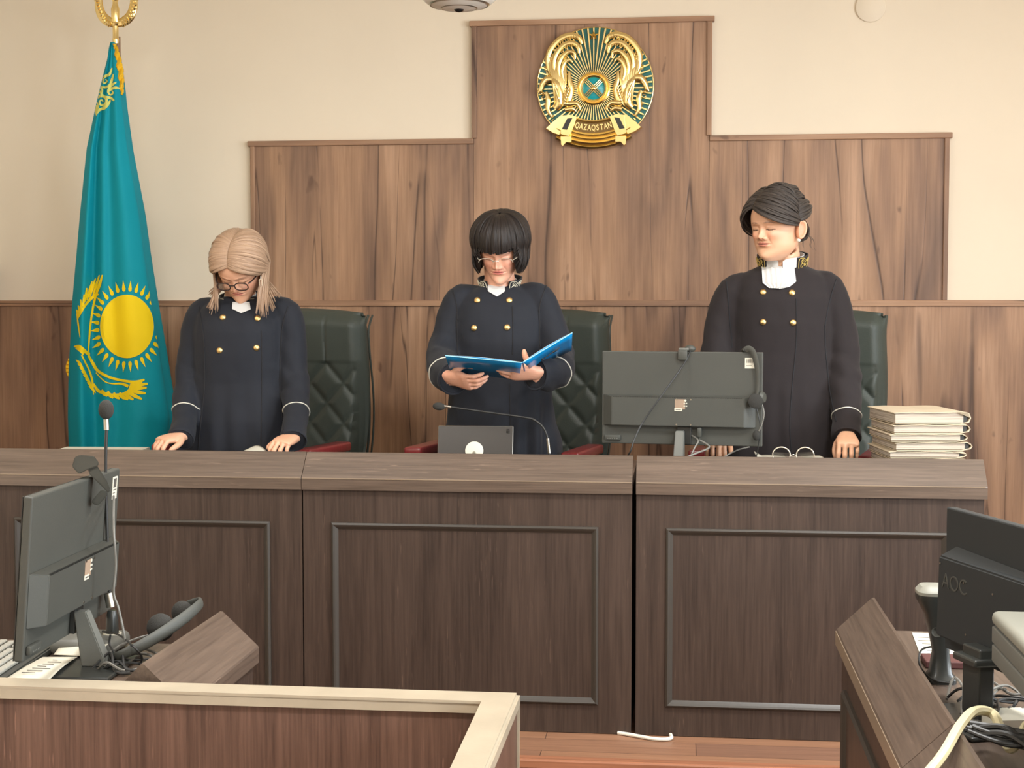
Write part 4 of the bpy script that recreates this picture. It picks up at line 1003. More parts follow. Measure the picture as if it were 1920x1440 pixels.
def robe_body(P, sleeves):
    """P: dict with base centre (x,y), neck height zn, ring table; sleeves: list of (points, radii)"""
    b = B(); NS = 44
    for z, hw_, df, db, ox, oy in P['rings']:
        pass
    R = []
    for z, hw_, df, db, ox, oy in P['rings']:
        R.append([(P['x']+ox+hw_*(1 if cos(a) > 0 else -1)*abs(cos(a))**.85, P['y']+oy+(db if sin(a) > 0 else df)*(1 if sin(a) > 0 else -1)*abs(sin(a))**.9, z) for a in [2*pi*k/NS for k in range(NS)]])
    b.rings(R)
    for pts, rad in sleeves: b.tube(pts, rad, 24, sm=5)
    for s in P.get('extra', []): b.sphere(*s)
    return remesh_bm(b.bm, .0065, 5, .55)
def person(name, lab, base, F, headT, neck, robeP, arms, hands, robe_mat, fold, open_v, sleeve_r, piping_at, button_px, seam_px, extra_fn=None, collar_mat='thread'):
    t = thing(name, (base[0], base[1], .14), lab, 'person', group=None)
    # ---- body: legs, trunk, arms, neck in one skin, then head and hands joined to it
    b = B(); x, y = base; zn = robeP['zn']
    for sd in (-1, 1):
        b.tube([(x+sd*.09, y, .95), (x+sd*.095, y-.01, .60), (x+sd*.095, y+.01, .40), (x+sd*.095, y+.02, .19)], [.085, .060, .050, .036], 16, sm=5)
        b.tube([(x+sd*.095, y+.04, .18), (x+sd*.10, y-.06, .175), (x+sd*.105, y-.14, .165)], [.036, .034, .024], 12, sm=4, flat=.8)
    b.tube([(x, y, .88), (x, y+.005, 1.05), (x, y, 1.2), (x, y-.005, zn-.10), (x, y, zn-.04)], [.14, .125, .13, .13, .08], 24, sm=5, flat=.7, up=(0, 1, 0))
    for pts, rad in arms: b.tube(pts, [r*.62 for r in rad], 14, sm=5)
    b.tube(neck, [.072, F.get('neckr', .057), F.get('neckr', .057)-.002, .056], 20, sm=5)
    bm = remesh_bm(b.bm, .008, 4)
    colors = {}
    for v in bm.verts: colors[v] = list(F['skin'])
    tmp = bmesh.new(); cl = {}
    build_head(tmp, F, headT, cl)
    tmp.verts.ensure_lookup_table(); tmp.verts.index_update(); hc = [cl[v] for v in tmp.verts]
    me = bpy.data.meshes.new('h'); tmp.to_mesh(me); tmp.free()
    n0_ = len(bm.verts); bm.from_mesh(me); bpy.data.meshes.remove(me); bm.verts.ensure_lookup_table()
    cols = [list(F['skin'])]*n0_+hc
    for hm in hands:
        me = bpy.data.meshes.new('h'); hm.to_mesh(me); hm.free(); k0 = len(bm.verts); bm.from_mesh(me); bpy.data.meshes.remove(me)
        bm.verts.ensure_lookup_table(); hs_ = F.get('hand', F['skin'])
        cols += [[min(1, c*(1+.05*noise.noise(bm.verts[i].co*70))) for c in hs_] for i in range(k0, len(bm.verts))]
    bb = B(); bb.bm.free(); bb.bm = bm
    o = bb.build('body', M['skin'], t, angle=0)
    a = o.data.color_attributes.new('Col', 'FLOAT_COLOR', 'POINT'); buf = []
    for c in cols: buf += [*c, 1]
    a.data.foreach_set('color', buf)
    # ---- robe
    bm = robe_body(robeP, [(p, r) for p, r in arms])
    bm.normal_update()
    elb = [(V(p[len(p)//2+0]), V(p[-2])) for p, r in arms]
    def wr(c):
        d = 0
        for e, f_ in elb:
            for q, amp, s_, fr in ((e, .0050, .085, 62), (f_, .0034, .06, 80)):
                r2 = (c-q).length
                if r2 < s_*2.5: d += amp*math.exp(-(r2/s_)**2)*sin(fr*(c.z-q.z)+26*(c.x-q.x)+3*noise.noise(c*14))
        return d
    for v in bm.verts: v.co += v.normal*(fold(v.co)+wr(v.co))
    bm.normal_update()
    tree = BVHTree.FromBMesh(bm)
    bb = B(); bb.bm.free(); bb.bm = bm
    robe = bb.build('robe', robe_mat, t, angle=0)
    def hit(px, py):
        p = W(px, py, 5); d = (p-CC).normalized(); h = tree.ray_cast(CC, d); return h[0], h[1], d
    for i, (px, py) in enumerate(button_px):
        h, nn, d = hit(px, py)
        if h is None: continue
        b = B(); b.lathe([(0, .0075), (.006, .0072), (.0102, .0052), (.0120, .002), (.0120, -.002)], h, nn, 20); b.lathe([(.0045, .0085), (.0062, .0078), (.0075, .0060)], h, nn, 14)
        b.build('button', M['golddull'], robe)
    for line in seam_px:
        pts = []
        for px, py in catmull([V((q[0], q[1], 0)) for q in line], 8) and [(v.x, v.y) for v in catmull([V((q[0], q[1], 0)) for q in line], 8)]:
            h, nn, d = hit(px, py)
            if h is not None: pts.append(h+nn*.0008)
        if len(pts) > 3: b = B(); b.tube(pts, .0022, 6, sm=0); b.build('seam', M['seam'], robe)
    # cuffs with silver piping
    for (pts, rad), (f_, ex) in zip(arms, piping_at):
        P = catmull(pts, 5); rr_ = lerpr(rad, len(P)); i = int(f_*(len(P)-1)); c = P[i]; ax_ = (P[min(i+1, len(P)-1)]-P[i-1]).normalized()
        u = ax_.orthogonal().normalized(); v_ = ax_.cross(u); ring = []
        for k in range(41):
            a = 2*pi*k/40; d = u*cos(a)+v_*sin(a); h = tree.ray_cast(c, d, rr_[i]*2.2)
            ring.append((h[0] if h[0] is not None else c+d*rr_[i])+d*.0015)
        ring[-1] = ring[0]; b = B(); b.tube(ring, .0021, 6, sm=0); b.build('piping', M['piping'], robe)
        # open cuff end: a short thick-walled rim
        e = P[-1]; ax2 = (P[-1]-P[-3]).normalized(); u = ax2.orthogonal().normalized(); v_ = ax2.cross(u); r_ = rr_[-1]
        b = B(); R = []
        for rr2, h in ((r_*.96, -.020), (r_*1.02, -.004), (r_*1.03, ex), (r_*.99, ex+.003), (r_*.93, ex), (r_*.90, -.004), (r_*.3, -.010)):
            R.append([e+ax2*h+u*(rr2*cos(2*pi*k/32))+v_*(rr2*sin(2*pi*k/32)) for k in range(32)])
        b.rings(R, cap=False); b.build('cuff', robe_mat, robe)
    return t, robe, tree, hit
def collar(robe, tree, c, rx, ry, z0, h, rot, open_deg, tilt, m, emb, lean=.012):
    """standing collar, open at the front; shirt collar inside"""
    T = Mx.Translation(V((c[0], c[1], 0))) @ Mx.Rotation(RAD(rot), 4, 'Z')
    def pt(a, k, off=0):
        # a measured from the front (-y); front ends dip
        dip = .030*(cos(a)*.5+.5)
        return T @ V(((rx+off+lean*k)*sin(a), -(ry+off+lean*k)*cos(a), z0-dip*tilt+h*k))
    a0 = RAD(open_deg)
    def fn(u, v, off=0): a = a0+(2*pi-2*a0)*u; return pt(a, v, off)
    b = B(); n = 60
    for j0, (o1, o2) in enumerate(((0, .0045),)):
        R = []
        for i in range(n+1):
            u = i/n; R.append([fn(u, 0, 0), fn(u, 1, 0), fn(u, 1, .0045), fn(u, 0, .0045)])
        b.rings(R)
    co = b.build('collar', m, robe)
    # embroidery near both front ends: leaf outline plus curls standing on the cloth
    for sd in (0, 1):
        b = B()
        def q(s, k): 
            u = (.012+s*.115); u = u if sd == 0 else 1-u
            return fn(u, .12+.78*k, .0068)
        b.tube([q(x, y) for x, y in ((.0, .1), (.5, .0), (1, .35), (1.25, .95), (.75, .8), (.45, 1), (.0, .95), (.0, .1))], .0013, 6, sm=4)
        for cx_, cy_, r_ in ((.30, .35, .22), (.68, .50, .22), (.32, .74, .15), (.98, .72, .12)):
            b.tube([q(cx_+r_*(1-k/13)*cos(k*.62), cy_+r_*1.3*(1-k/13)*sin(k*.62)) for k in range(12)], .0015, 6, sm=2)
        b.build('embroidery', emb, co)
    return fn
def shirt_front(t, hit, tree, outline, m, T=None, off=.004, pleats=0):
    """white bib seen in the opening of the robe, drawn over the robe surface"""
    xs = [p[0] for p in outline]; ys = [p[1] for p in outline]
    b = B(); L = []
    n, mrow = 26, 22; y0, y1 = min(ys), max(ys)
    def span(y):
        X = []
        for (xa, ya), (xb, yb_) in zip(outline, outline[1:]+outline[:1]):
            if (ya-y)*(yb_-y) <= 0 and ya != yb_: X.append(xa+(xb-xa)*(y-ya)/(yb_-ya))
        return (min(X), max(X)) if len(X) > 1 else None
    for j in range(mrow+1):
        y = y0+(y1-y0)*(.003+.994*j/mrow); s_ = span(y)
        if not s_: continue
        row = []
        for i in range(n+1):
            px = s_[0]+(s_[1]-s_[0])*i/n; h, nn, d = hit(px, y)
            if h is None: h = row[-1][1] if row else None
            row.append((px, h, d))
        if any(r[1] is None for r in row): continue
        L.append([h-d*(off+.0012*pleats*math.cos(i*pleats)) for i, (px, h, d) in enumerate(row)])
    if len(L) > 2: b.rings(L, cap=False, closed=False)
    return b.build('shirt_front', m, t)
def neckband(t, c, rx, ry, z0, h, rot, m, gap=10, dip=.02, lean=0):
    T = Mx.Translation(V((c[0], c[1], 0))) @ Mx.Rotation(RAD(rot), 4, 'Z'); a0 = RAD(gap); R = []
    for i in range(61):
        a = a0+(2*pi-2*a0)*i/60; z = z0-dip*(cos(a)*.5+.5)
        f = lambda k, o: T @ V(((rx+o+lean*k)*sin(a), -(ry+o+lean*k)*cos(a), z+h*k-(.010*math.exp(-((a if a < pi else 2*pi-a)-a0)/.12) if k else 0)))
        R.append([f(0, 0), f(1, 0), f(1, .003), f(0, .003)])
    b = B(); b.rings(R); return b.build('shirt_collar', m, t)
def glasses(t, T, rx, rz, y0, z0, ex, m, rimr, full=True, lensm=None, temple=.1, tilt=0):
    g = None
    b = B(T); b.tube([(-ex+rx*.9, y0-.002, z0+rz*.35), (0, y0-.006, z0+rz*.55), (ex-rx*.9, y0-.002, z0+rz*.35)], rimr*1.15, 8); g = b.build('eyeglasses', m, t)
    for sd in (-1, 1):
        P = []
        for k in range(37):
            a = 2*pi*k/36; s_, c_ = sin(a), cos(a)
            P.append((sd*ex+rx*(abs(c_)**.8)*(1 if c_ > 0 else -1), y0+.10*(abs(sd*ex+rx*c_)-.02)**1.0*.35-.0*s_, z0+rz*(abs(s_)**.85)*(1 if s_ > 0 else -1)))
        if full: b = B(T); b.tube(P, rimr, 8, sm=0); b.build('rim', m, g)
        else:
            b = B(T); b.tube(P[0:19], rimr, 8, sm=0); b.build('rim', m, g)
        b = B(T); b.slab([(p[0], p[1]+.0006, p[2]) for p in P[:-1]], [(p[0], p[1]-.0006, p[2]) for p in P[:-1]]); b.build('lens', lensm or M['lens'], g, smooth=False)
        b = B(T); b.tube([(sd*(ex+rx*.97), y0+.012, z0+rz*.35), (sd*(ex+rx+.010), y0+.030, z0+rz*.4), (sd*.0795, -.02, z0+.006), (sd*.081, .01, z0+.004)], [rimr*1.5, rimr*1.6, rimr*1.3, rimr], 8, flat=.6, up=(0, 0, 1)); b.build('temple', m, g)
    return g
def headM(center, yaw, pitch, roll, s):
    """matrix whose (0,0,.11) point (eye level centre of the head) lands on center"""
    R = Mx.Rotation(RAD(yaw), 4, 'Z') @ Mx.Rotation(RAD(roll), 4, 'Y') @ Mx.Rotation(RAD(pitch), 4, 'X') @ Mx.Scale(s, 4)
    return Mx.Translation(V(center)) @ R @ Mx.Translation((0, 0, -.11))
def hair(t, T, fams, m, locks_seed=1, wave=0):
    """fams: list of (path(s)->world points, number of locks, lock width, jitter, shell?)"""
    random.seed(locks_seed); b = B(); k = 0
    for path, N, wd_, jit, shell in fams:
        if shell:
            NSH = 34; rows = [path(i/NSH) for i in range(NSH+1)]; nk = len(rows[0])-(2 if len(rows[0]) > 14 else 0); rows = [r[:nk] for r in rows]
            cen = T @ V((0, .008, .128))
            L = [[b.v(p+(cen-p).normalized()*.004) for p in r] for r in rows]
            for i in range(NSH):
                for j in range(len(L[0])-1):
                    fc = b.f([L[i][j], L[i+1][j], L[i+1][j+1], L[i][j+1]])
                    if fc:
                        for lp, c in zip(fc.loops, ((i, j), (i+1, j), (i+1, j+1), (i, j+1))): lp[b.uv].uv = (c[0]*.35, c[1]/len(L[0]))
        for q in range(N):
            s = (q+random.random())/N; P = path(min(1, max(0, s)))
            o = V((random.gauss(0, jit), random.gauss(0, jit), random.gauss(0, jit))); o2 = V((random.gauss(0, jit), random.gauss(0, jit), random.gauss(0, jit)))
            n = len(P); cut = random.uniform(.93, 1.0) if N > 8 else 1
            P = P[:max(4, int(round(n*cut)))]
            P = [p+o*(i/n)+o2*sin(pi*i/n)*.7 for i, p in enumerate(P)]
            cen = T @ V((0, .008, .128)); up = (P[len(P)//3]-cen)
            if wave: ph_ = random.uniform(0, 6); P = [p+(p-cen).normalized()*(wave*sin(ph_+i*.9)*min(1, i/3)) for i, p in enumerate(P)]
            ribbon_lock(b, P, wd_*random.uniform(.75, 1.2), k, up=up); k += 1
    return b.build('hair', m, t, angle=0)
def wpts(T, pts): return [T @ p for p in pts]
def fold_basic(cx, amp=.003):
    def f(c):
        d = amp*1.6*noise.noise(V((c.x*9, c.y*9, c.z*2.2)))+.004*noise.noise(V((c.x*11+3, c.y*11, c.z*16+c.x*9)))*(1 if abs(c.x-cx) > .15 else .25)
        if c.z < 1.15: d += (1.15-c.z)*.016*sin((math.atan2(c.y-5.55, c.x-cx))*9+c.z*2)
        return d+.0015*noise.noise(V((c.x*25, c.y*25, c.z*14)))
    return f
def rings(zn, w_=1, d_=1, hip=.225, lean=0):
    return [(.42, .25*w_, .17, .045, 0, 0), (.66, .24*w_, .17, .05, 0, 0), (.80, .235*w_, .165, .12, 0, 0), (.95, hip*w_, .165*d_, .155, 0, 0), (zn-.33, .192*w_, .145*d_, .14, 0, -lean*.1), (zn-.22, .182*w_, .15*d_, .13, 0, -lean*.3),
            (zn-.13, .182*w_, .140*d_, .125, 0, -lean*.6), (zn-.08, .176*w_, .118*d_, .115, 0, -lean*.8), (zn-.05, .158*w_, .100, .105, 0, -lean*.9), (zn-.027, .125*w_, .085, .095, 0, -lean), (zn-.010, .088, .070, .085, 0, -lean), (zn, .066, .058, .070, 0, -lean)]
SK1 = lin(214, 164, 134); SK2 = lin(222, 166, 140); SK3 = lin(214, 166, 134)

# ---------------------------------------------------------------- blonde judge on the left
Y1 = 5.60; bx = W(455, 700, Y1).x; zn1 = 1.425
H1 = headM(W(451, 503, 5.50), -4, 38, 0, 1.06)
armsR = ([W(415, 584, 5.60), W(380, 590, 5.59), W(364, 650, 5.58), W(353, 720, 5.54), W(346, 782, 5.44), W(338, 824, 5.34)], [.045, .060, .060, .053, .050, .049])
armsL = ([W(500, 582, 5.60), W(537, 588, 5.59), W(547, 650, 5.58), W(552, 720, 5.54), W(555, 782, 5.44), W(550, 826, 5.34)], [.045, .060, .060, .053, .050, .049])
B_REST = [(40, 42, 22), (38, 44, 24), (38, 44, 24), (42, 40, 20)]
w1 = W(339, 817, 5.34); w2 = W(549, 820, 5.34)
hR = hand_mesh(frame_m(w1+V((0, 0, 0)), (-.52, -.74, -.14), (-.15, -.35, 1)), False, B_REST, THUMB_REST, .05)
hL = hand_mesh(frame_m(w2+V((0, 0, 0)), (-.26, -.88, -.16), (.05, -.30, 1)), True, B_REST, THUMB_REST, .05)
neck1 = [(bx, Y1+.0, zn1-.06), (bx, Y1-.03, zn1+.02), (bx-.003, Y1-.065, zn1+.07), tuple(H1 @ V((0, .02, .05)))]
t1, rb1, tr1, hit1 = person('person', 'woman with shoulder-length blonde hair and dark glasses, looking down, navy robe', (bx, Y1),
    dict(skin=SK1, lip=lin(186, 104, 92), brow=lin(96, 66, 50), frown=.0012, wide=1.0, jowl=1.10, cheek=1.3, nosew=1.15, nose=.9), H1, neck1,
    dict(x=bx, y=Y1, zn=zn1, rings=rings(zn1, 1.0, 1, .21, .02)), [armsR, armsL], [hR, hL], M['robe'], fold_basic(bx), 0, 0, [(.76, .0), (.76, .0)],
    [(418, 595), (483, 597), (412, 657), (481, 652)], [[(490, 620), (491, 700), (490, 790), (489, 845)], [(382, 640), (384, 720), (376, 800), (372, 850)], [(527, 640), (525, 720), (530, 790), (540, 840)], [(373, 575), (379, 610), (384, 650)], [(540, 575), (530, 612), (527, 650)]])
shirt_front(t1, hit1, tr1, [(436, 566), (468, 566), (470, 580), (452, 587), (435, 579)], M['shirt'], off=.006)
collar(rb1, tr1, (bx+.001, Y1-.02), .066, .058, zn1-.012, .036, 0, 30, 1.2, M['robe'], M['silverthread'])
neckband(t1, (bx, Y1-.022), .058, .052, zn1-.012, .036, 0, M['shirt'], 8, .028)
glasses(t1, H1, .024, .0155, -.104, .1065, .0325, M['tortoise'], .0022)
def drop(P, L, out, fwd, n=5, flick=0):
    p = P[-1]; Q = list(P)
    for i in range(1, n+1):
        u = i/n; Q.append(p+V((out*u**1.3+flick*max(0, u-.6)*2.5, fwd*u, -L*u+abs(flick)*.4*max(0, u-.6))))
    return Q
def fam1(sd):
    def path(s):
        el = 27+s*98; a = dir_ae(-7, el); e = dir_ae(sd*(74+s*88), -9-3*s)
        P = slerp_path(a, e, 9, lambda q: .008+.013*sin(pi*min(1, q*1.1))+.011*q)
        Pw = wpts(H1, P); zend = (1.355 if sd > 0 else 1.365)+.075*max(0, s-.45)/.55+.012*sin(s*17)
        yend = Y1-.155+.10*max(0, s-.5)/.5
        return drop(Pw, Pw[-1].z-zend, sd*(-.034+.085*s)+(.008 if sd > 0 else 0), yend-Pw[-1].y, 8, sd*(.004+.020*s+.045*max(0, s-.45)+.006*sin(s*23)))
    return path
hair(t1, H1, [(fam1(1), 110, .0078, .0034, True), (fam1(-1), 110, .0078, .0034, True)], M['hair_blond'], 4)
b = B(); c = W(489, 530, 5.40)
b.tube([c+V((x, 0, z)) for x, z in ((-.006, .012), (.006, .012), (.006, -.012), (-.006, -.012), (-.006, .012))], .0017, 6, sm=0); b.tube([c+V((0, 0, .012)), c+V((0, 0, .024))], .0009, 6, sm=0); b.build('earring', M['silver'], t1)

# ---------------------------------------------------------------- judge in the middle with the folder
Y2 = 5.60; bx = W(938, 700, Y2).x; zn2 = 1.472
H2 = headM(W(939, 468, 5.53), -4, 25, 0, 1.06)
armsR = ([W(897, 558, 5.60), W(862, 564, 5.58), W(842, 620, 5.56), W(830, 668, 5.50), W(833, 700, 5.34), W(850, 710, 5.25)], [.045, .058, .060, .060, .060, .058])
armsL = ([W(976, 556, 5.60), W(1010, 561, 5.58), W(1034, 616, 5.56), W(1047, 668, 5.50), W(1042, 698, 5.34), W(1003, 702, 5.225)], [.045, .058, .060, .060, .060, .056])
wR = W(846, 708, 5.235); wL = W(1003, 699, 5.215)
hR = hand_mesh(frame_m(wR, (.80, -.45, -.16), (-.15, -.72, -.62)), False, [(10, 26, 14), (14, 30, 16), (18, 34, 18), (22, 36, 20)], THUMB_GRIP, .03, .96)
hL = hand_mesh(frame_m(wL, (-.93, -.30, .06), (.12, -.72, -.62)), True, [(6, 12, 8), (10, 14, 8), (12, 16, 10), (14, 18, 10)], [(.012, .018, -.004), (.026, .036, -.006), (.038, .052, -.010), (.046, .064, -.016), (.050, .074, -.022), (.052, .080, -.026)], .02, .96)
neck2 = [(bx, Y2, zn2-.06), (bx, Y2-.02, zn2+.02), (bx, Y2-.045, zn2+.07), tuple(H2 @ V((0, .02, .05)))]
def fold2(c):
    d = .005*noise.noise(V((c.x*9, c.y*9, c.z*2.2)))+.004*noise.noise(V((c.x*11+3, c.y*11, c.z*16+c.x*9)))*(1 if abs(c.x-bx2) > .14 else .25)+.0015*noise.noise(V((c.x*25, c.y*25, c.z*14)))
    if c.z < 1.16:
        k = min(1, (1.16-c.z)*4); side = max(0, min(1, (c.x-bx2-.02)*9))
        d += k*.012*sin((c.x-bx2)*95)*side+k*.003*sin((math.atan2(c.y-5.6, c.x-bx2))*7)
    return d
bx2 = bx
t2, rb2, tr2, hit2 = person('person', 'woman with a dark bob and thin glasses, navy robe, reading from the blue folder', (bx, Y2),
    dict(skin=SK2, lip=lin(196, 96, 92), brow=lin(90, 64, 52), wide=.97, jowl=1.04, nose=1.05, nosew=.95), H2, neck2,
    dict(x=bx, y=Y2, zn=zn2, rings=rings(zn2, 1.0, 1, .205, .0)), [armsR, armsL], [hR, hL], M['robe'], fold2, 0, 0, [(.80, .0), (.80, .0)],
    [(895, 563), (955, 563), (889, 615), (951, 614)], [[(961, 575), (962, 610), (961, 665)], [(857, 600), (858, 640), (857, 665)], [(1012, 600), (1012, 640), (1014, 650)], [(848, 540), (856, 570), (858, 600)], [(1024, 536), (1013, 570), (1011, 600)], [(955, 720), (957, 780), (958, 850)]])
shirt_front(t2, hit2, tr2, [(913, 530), (946, 530), (947, 546), (932, 556), (915, 546)], M['shirt'], off=.006)
collar(rb2, tr2, (bx, Y2-.006), .068, .062, zn2-.004, .044, 0, 30, 1.15, M['robe'], M['silverthread'])
neckband(t2, (bx, Y2-.008), .059, .055, zn2-.006, .036, 0, M['shirt'], 3, .028)
glasses(t2, H2, .026, .0145, -.104, .106, .0335, M['silver'], .0015, full=False, lensm=M['lens'])
def fam2(s):
    az = -180+360*s; aa = abs(az); T = H2
    if aa < 46: ele = 8+5*noise.noise(V((az*.35, 1, 2)))+1.5*sin(az*.9); L = 0
    else: ele = 8-14*min(1, (aa-46)/30); L = .088*min(1, (aa-46)/16)+.012*max(0, (aa-110)/70)
    start = dir_ae(172, 78).slerp(dir_ae(az, 60), .12)
    P = slerp_path(start, dir_ae(az, ele), 9, lambda q: .006+.022*sin(pi*min(1, q*.8))*(.82+.18*min(1, max(0, (aa-34)/30)))+.001+.003*min(1, max(0, (aa-34)/30)))
    Q = wpts(T, P)
    if L < .002: return Q+[Q[-1]+V((0, -.0006*i, -.0012*i)) for i in range(1, 5)]
    d = V((sin(RAD(az)), -cos(RAD(az)), 0)); p = Q[-1]
    for i in range(1, 5):
        u = i/4; Q.append(p+V((d.x*(.004*u-.030*u**3), d.y*(.002*u-.02*u**3)-.010*u, -L*u)))
    return Q
hair(t2, H2, [(fam2, 230, .0066, .0024, True)], M['hair_dark'], 9)

# ---------------------------------------------------------------- judge on the right
Y3 = 5.62; bx = W(1466, 700, Y3).x; zn3 = 1.545
H3 = headM(W(1457, 427, 5.55), -40, 4, 0, 1.09)
armsR = ([W(1415, 540, 5.62), W(1374, 546, 5.61), W(1352, 616, 5.60), W(1343, 700, 5.55), W(1340, 780, 5.45), W(1339, 822, 5.37)], [.045, .060, .062, .060, .054, .050])
armsL = ([W(1512, 536, 5.62), W(1553, 542, 5.61), W(1574, 620, 5.60), W(1583, 700, 5.55), W(1588, 780, 5.45), W(1588, 820, 5.38)], [.045, .060, .064, .062, .054, .050])
B_FIST = [(62, 22, 8), (66, 24, 10), (68, 26, 10), (70, 26, 10)]
wR = W(1340, 822, 5.36); wL = W(1588, 824, 5.36)
hR = hand_mesh(frame_m(wR+V((0, 0, .012)), (.02, -.86, -.30), (0, -.36, .9)), False, B_FIST, THUMB_REST, .04)
hL = hand_mesh(frame_m(wL+V((0, 0, .012)), (-.04, -.88, -.26), (0, -.32, .9)), True, B_FIST, [(.012, .018, -.004), (.030, .034, -.018), (.046, .042, -.036), (.060, .040, -.050), (.070, .034, -.060), (.076, .028, -.066)], .10)
neck3 = [(bx, Y3, zn3-.06), (bx-.004, Y3-.012, zn3+.02), (bx-.010, Y3-.03, zn3+.07), tuple(H3 @ V((0, .02, .045)))]
t3, rb3, tr3, hit3 = person('person', 'woman with pinned-up dark hair looking sideways, charcoal robe, right end of the bench', (bx, Y3),
    dict(skin=SK3, lip=lin(180, 104, 92), nostr=1, brow=lin(84, 60, 50), wide=1.04, jowl=1.22, neckr=.066, cheek=1.6, nosew=1.12, nose=.95, blush=1.3), H3, neck3,
    dict(x=bx, y=Y3, zn=zn3, rings=rings(zn3, 1.03, 1, .215, .0)), [armsR, armsL], [hR, hL], M['robe3'], fold_basic(bx), 0, 0, [(.80, .0), (.80, .0)],
    [(1431, 548), (1485, 549), (1431, 604), (1487, 605)], [[(1493, 560), (1493, 640), (1484, 740), (1481, 800), (1484, 850)], [(1368, 600), (1372, 640), (1372, 652)], [(1546, 610), (1548, 660), (1556, 730), (1568, 790)], [(1362, 528), (1366, 570), (1368, 600)], [(1568, 524), (1554, 570), (1547, 610)]])
shirt_front(t3, hit3, tr3, [(1428, 497), (1489, 497), (1493, 528), (1480, 538), (1462, 542), (1442, 540), (1430, 530)], M['shirt'], off=.006, pleats=1.6)
collar(rb3, tr3, (bx-.002, Y3-.004), .084, .076, zn3-.004, .056, -6, 38, 1.2, M['robe3'], M['thread'], .006)
neckband(t3, (bx-.004, Y3-.012), .072, .068, zn3-.030, .080, -8, M['shirt'], 6, .034, .006)
def f3a(s):     # fringe swept across the forehead
    a = dir_ae(-36, 30+48*s); e = dir_ae(92, -7+54*s)
    return wpts(H3, slerp_path(a, e, 11, lambda q: .006+(.030-.008*s)*sin(pi*q)**.7+.004*s, (.0, -.06, -.36*(1-s)**1.2)))
def f3b(s):     # right temple
    a = dir_ae(-34, 30+48*s); e = dir_ae(-86-22*s, -26+34*s)
    return wpts(H3, slerp_path(a, e, 9, lambda q: .008+.032*sin(pi*q)**.8))
def f3c(s):     # all the rest drawn back to the knot
    a = dir_ae(84, -2+190*s); e = dir_ae(178, 18)
    return wpts(H3, slerp_path(a, e, 10, lambda q: .010+.014*sin(pi*q)**.8))
def f3d(s):     # crown, from the parting to the knot
    a = dir_ae(-36+120*s, 58-10*abs(s-.5)); e = dir_ae(178, 26)
    return wpts(H3, slerp_path(a, e, 10, lambda q: .010+.016*sin(pi*q)**.9))
def f3e(s):     # nape
    a = dir_ae(96+168*s, -40); e = dir_ae(178, 10)
    return wpts(H3, slerp_path(a, e, 8, lambda q: .004+.018*sin(pi*q)))
def f3k(s):     # the knot
    c = on_skull(dir_ae(184, 22), .008); a = s*2*pi
    return wpts(H3, [c+V((.034*cos(a+k*.35)*(1-.04*k), .018*sin(k*.5)+.006, .034*sin(a+k*.35)*(1-.04*k))) for k in range(9)])
def f3w(s):     # loose wisps behind the ear
    p = H3 @ (V((.074+.012*s, .040+.03*s, .095-.02*s)))
    return [p+V((.006*i*(s-.2)+.004*sin(i), .002*i, -.009*i)) for i in range(7)]
hair(t3, H3, [(f3a, 80, .0062, .0034, True), (f3b, 44, .0062, .0028, True), (f3c, 100, .0066, .0034, True), (f3d, 70, .0070, .0044, True), (f3e, 34, .007, .0018, True), (f3k, 16, .009, .001, False), (f3w, 5, .0016, .002, False)], M['hair_grey'], 12, .0030)
b = B(H3); b.sphere((.0835, .004, .066), (.0062, .0062, .0062)); b.build('earring', M['piping'], t3)

# ---------------------------------------------------------------- the blue folder in the hands of the middle judge
A = [W(835, 667, 5.03), W(979, 680, 5.02), W(972, 713, 5.30), W(846, 700, 5.30)]
C_ = [W(981, 679, 5.02), W(1073, 624, 5.15), W(1071, 657, 5.38), W(1000, 698, 5.28)]
t = thing('folder', ((A[0]+C_[1])/2).to_tuple()[:2]+(A[3].z,), 'open bright blue folder held by the middle judge', 'folder')
def panel(P, name, bulge=.004, off=V((0, 0, 0)), m=M['folder'], th=.0022, sc=1.0):
    b = B(); c = (P[0]+P[1]+P[2]+P[3])/4; n = (P[1]-P[0]).cross(P[3]-P[0]).normalized()
    if n.z < 0: n = -n
    Q = [c+(p-c)*sc+off for p in P]
    b.grid(lambda u, v: Q[0].lerp(Q[1], u).lerp(Q[3].lerp(Q[2], u), v)+n*(bulge*sin(pi*u)), 12, 4)
    return b.build(name, m, t, solid=th), n
o, n1 = panel(A, 'cover'); o2, n2 = panel(C_, 'cover')
panel(A, 'inner_sheet', .004, n1*.003, M['paper'], .001, .95); panel(C_, 'inner_sheet', .004, n2*.003, M['paper'], .001, .95)
for P, par in ((A, o), (C_, o2)):
    b = B(); b.tube([P[0], P[1]], .0016, 6, sm=0); b.build('edge_piping', M['folderin'], par)
b = B(); b.tube([P_ for P_ in (A[1].lerp(C_[0], .5), A[2].lerp(C_[3], .5))], .003, 8, sm=0, flat=.6); b.build('spine', M['folder'], t)
b = B(); 
def onC(u, v): return C_[0].lerp(C_[1], u).lerp(C_[3].lerp(C_[2], u), v)-n2*.003
for k in range(9): b.tube([onC(.30+.045*k, .47-.004*k), onC(.33+.045*k, .42-.003*k)], .0022 if k in (0, 6, 7) else .0012, 5, sm=0)
b.tube([onC(.30, .50), onC(.5, .40), onC(.72, .36)], .0012, 5, sm=4)
b.build('printed_mark', M['ink'], o2)
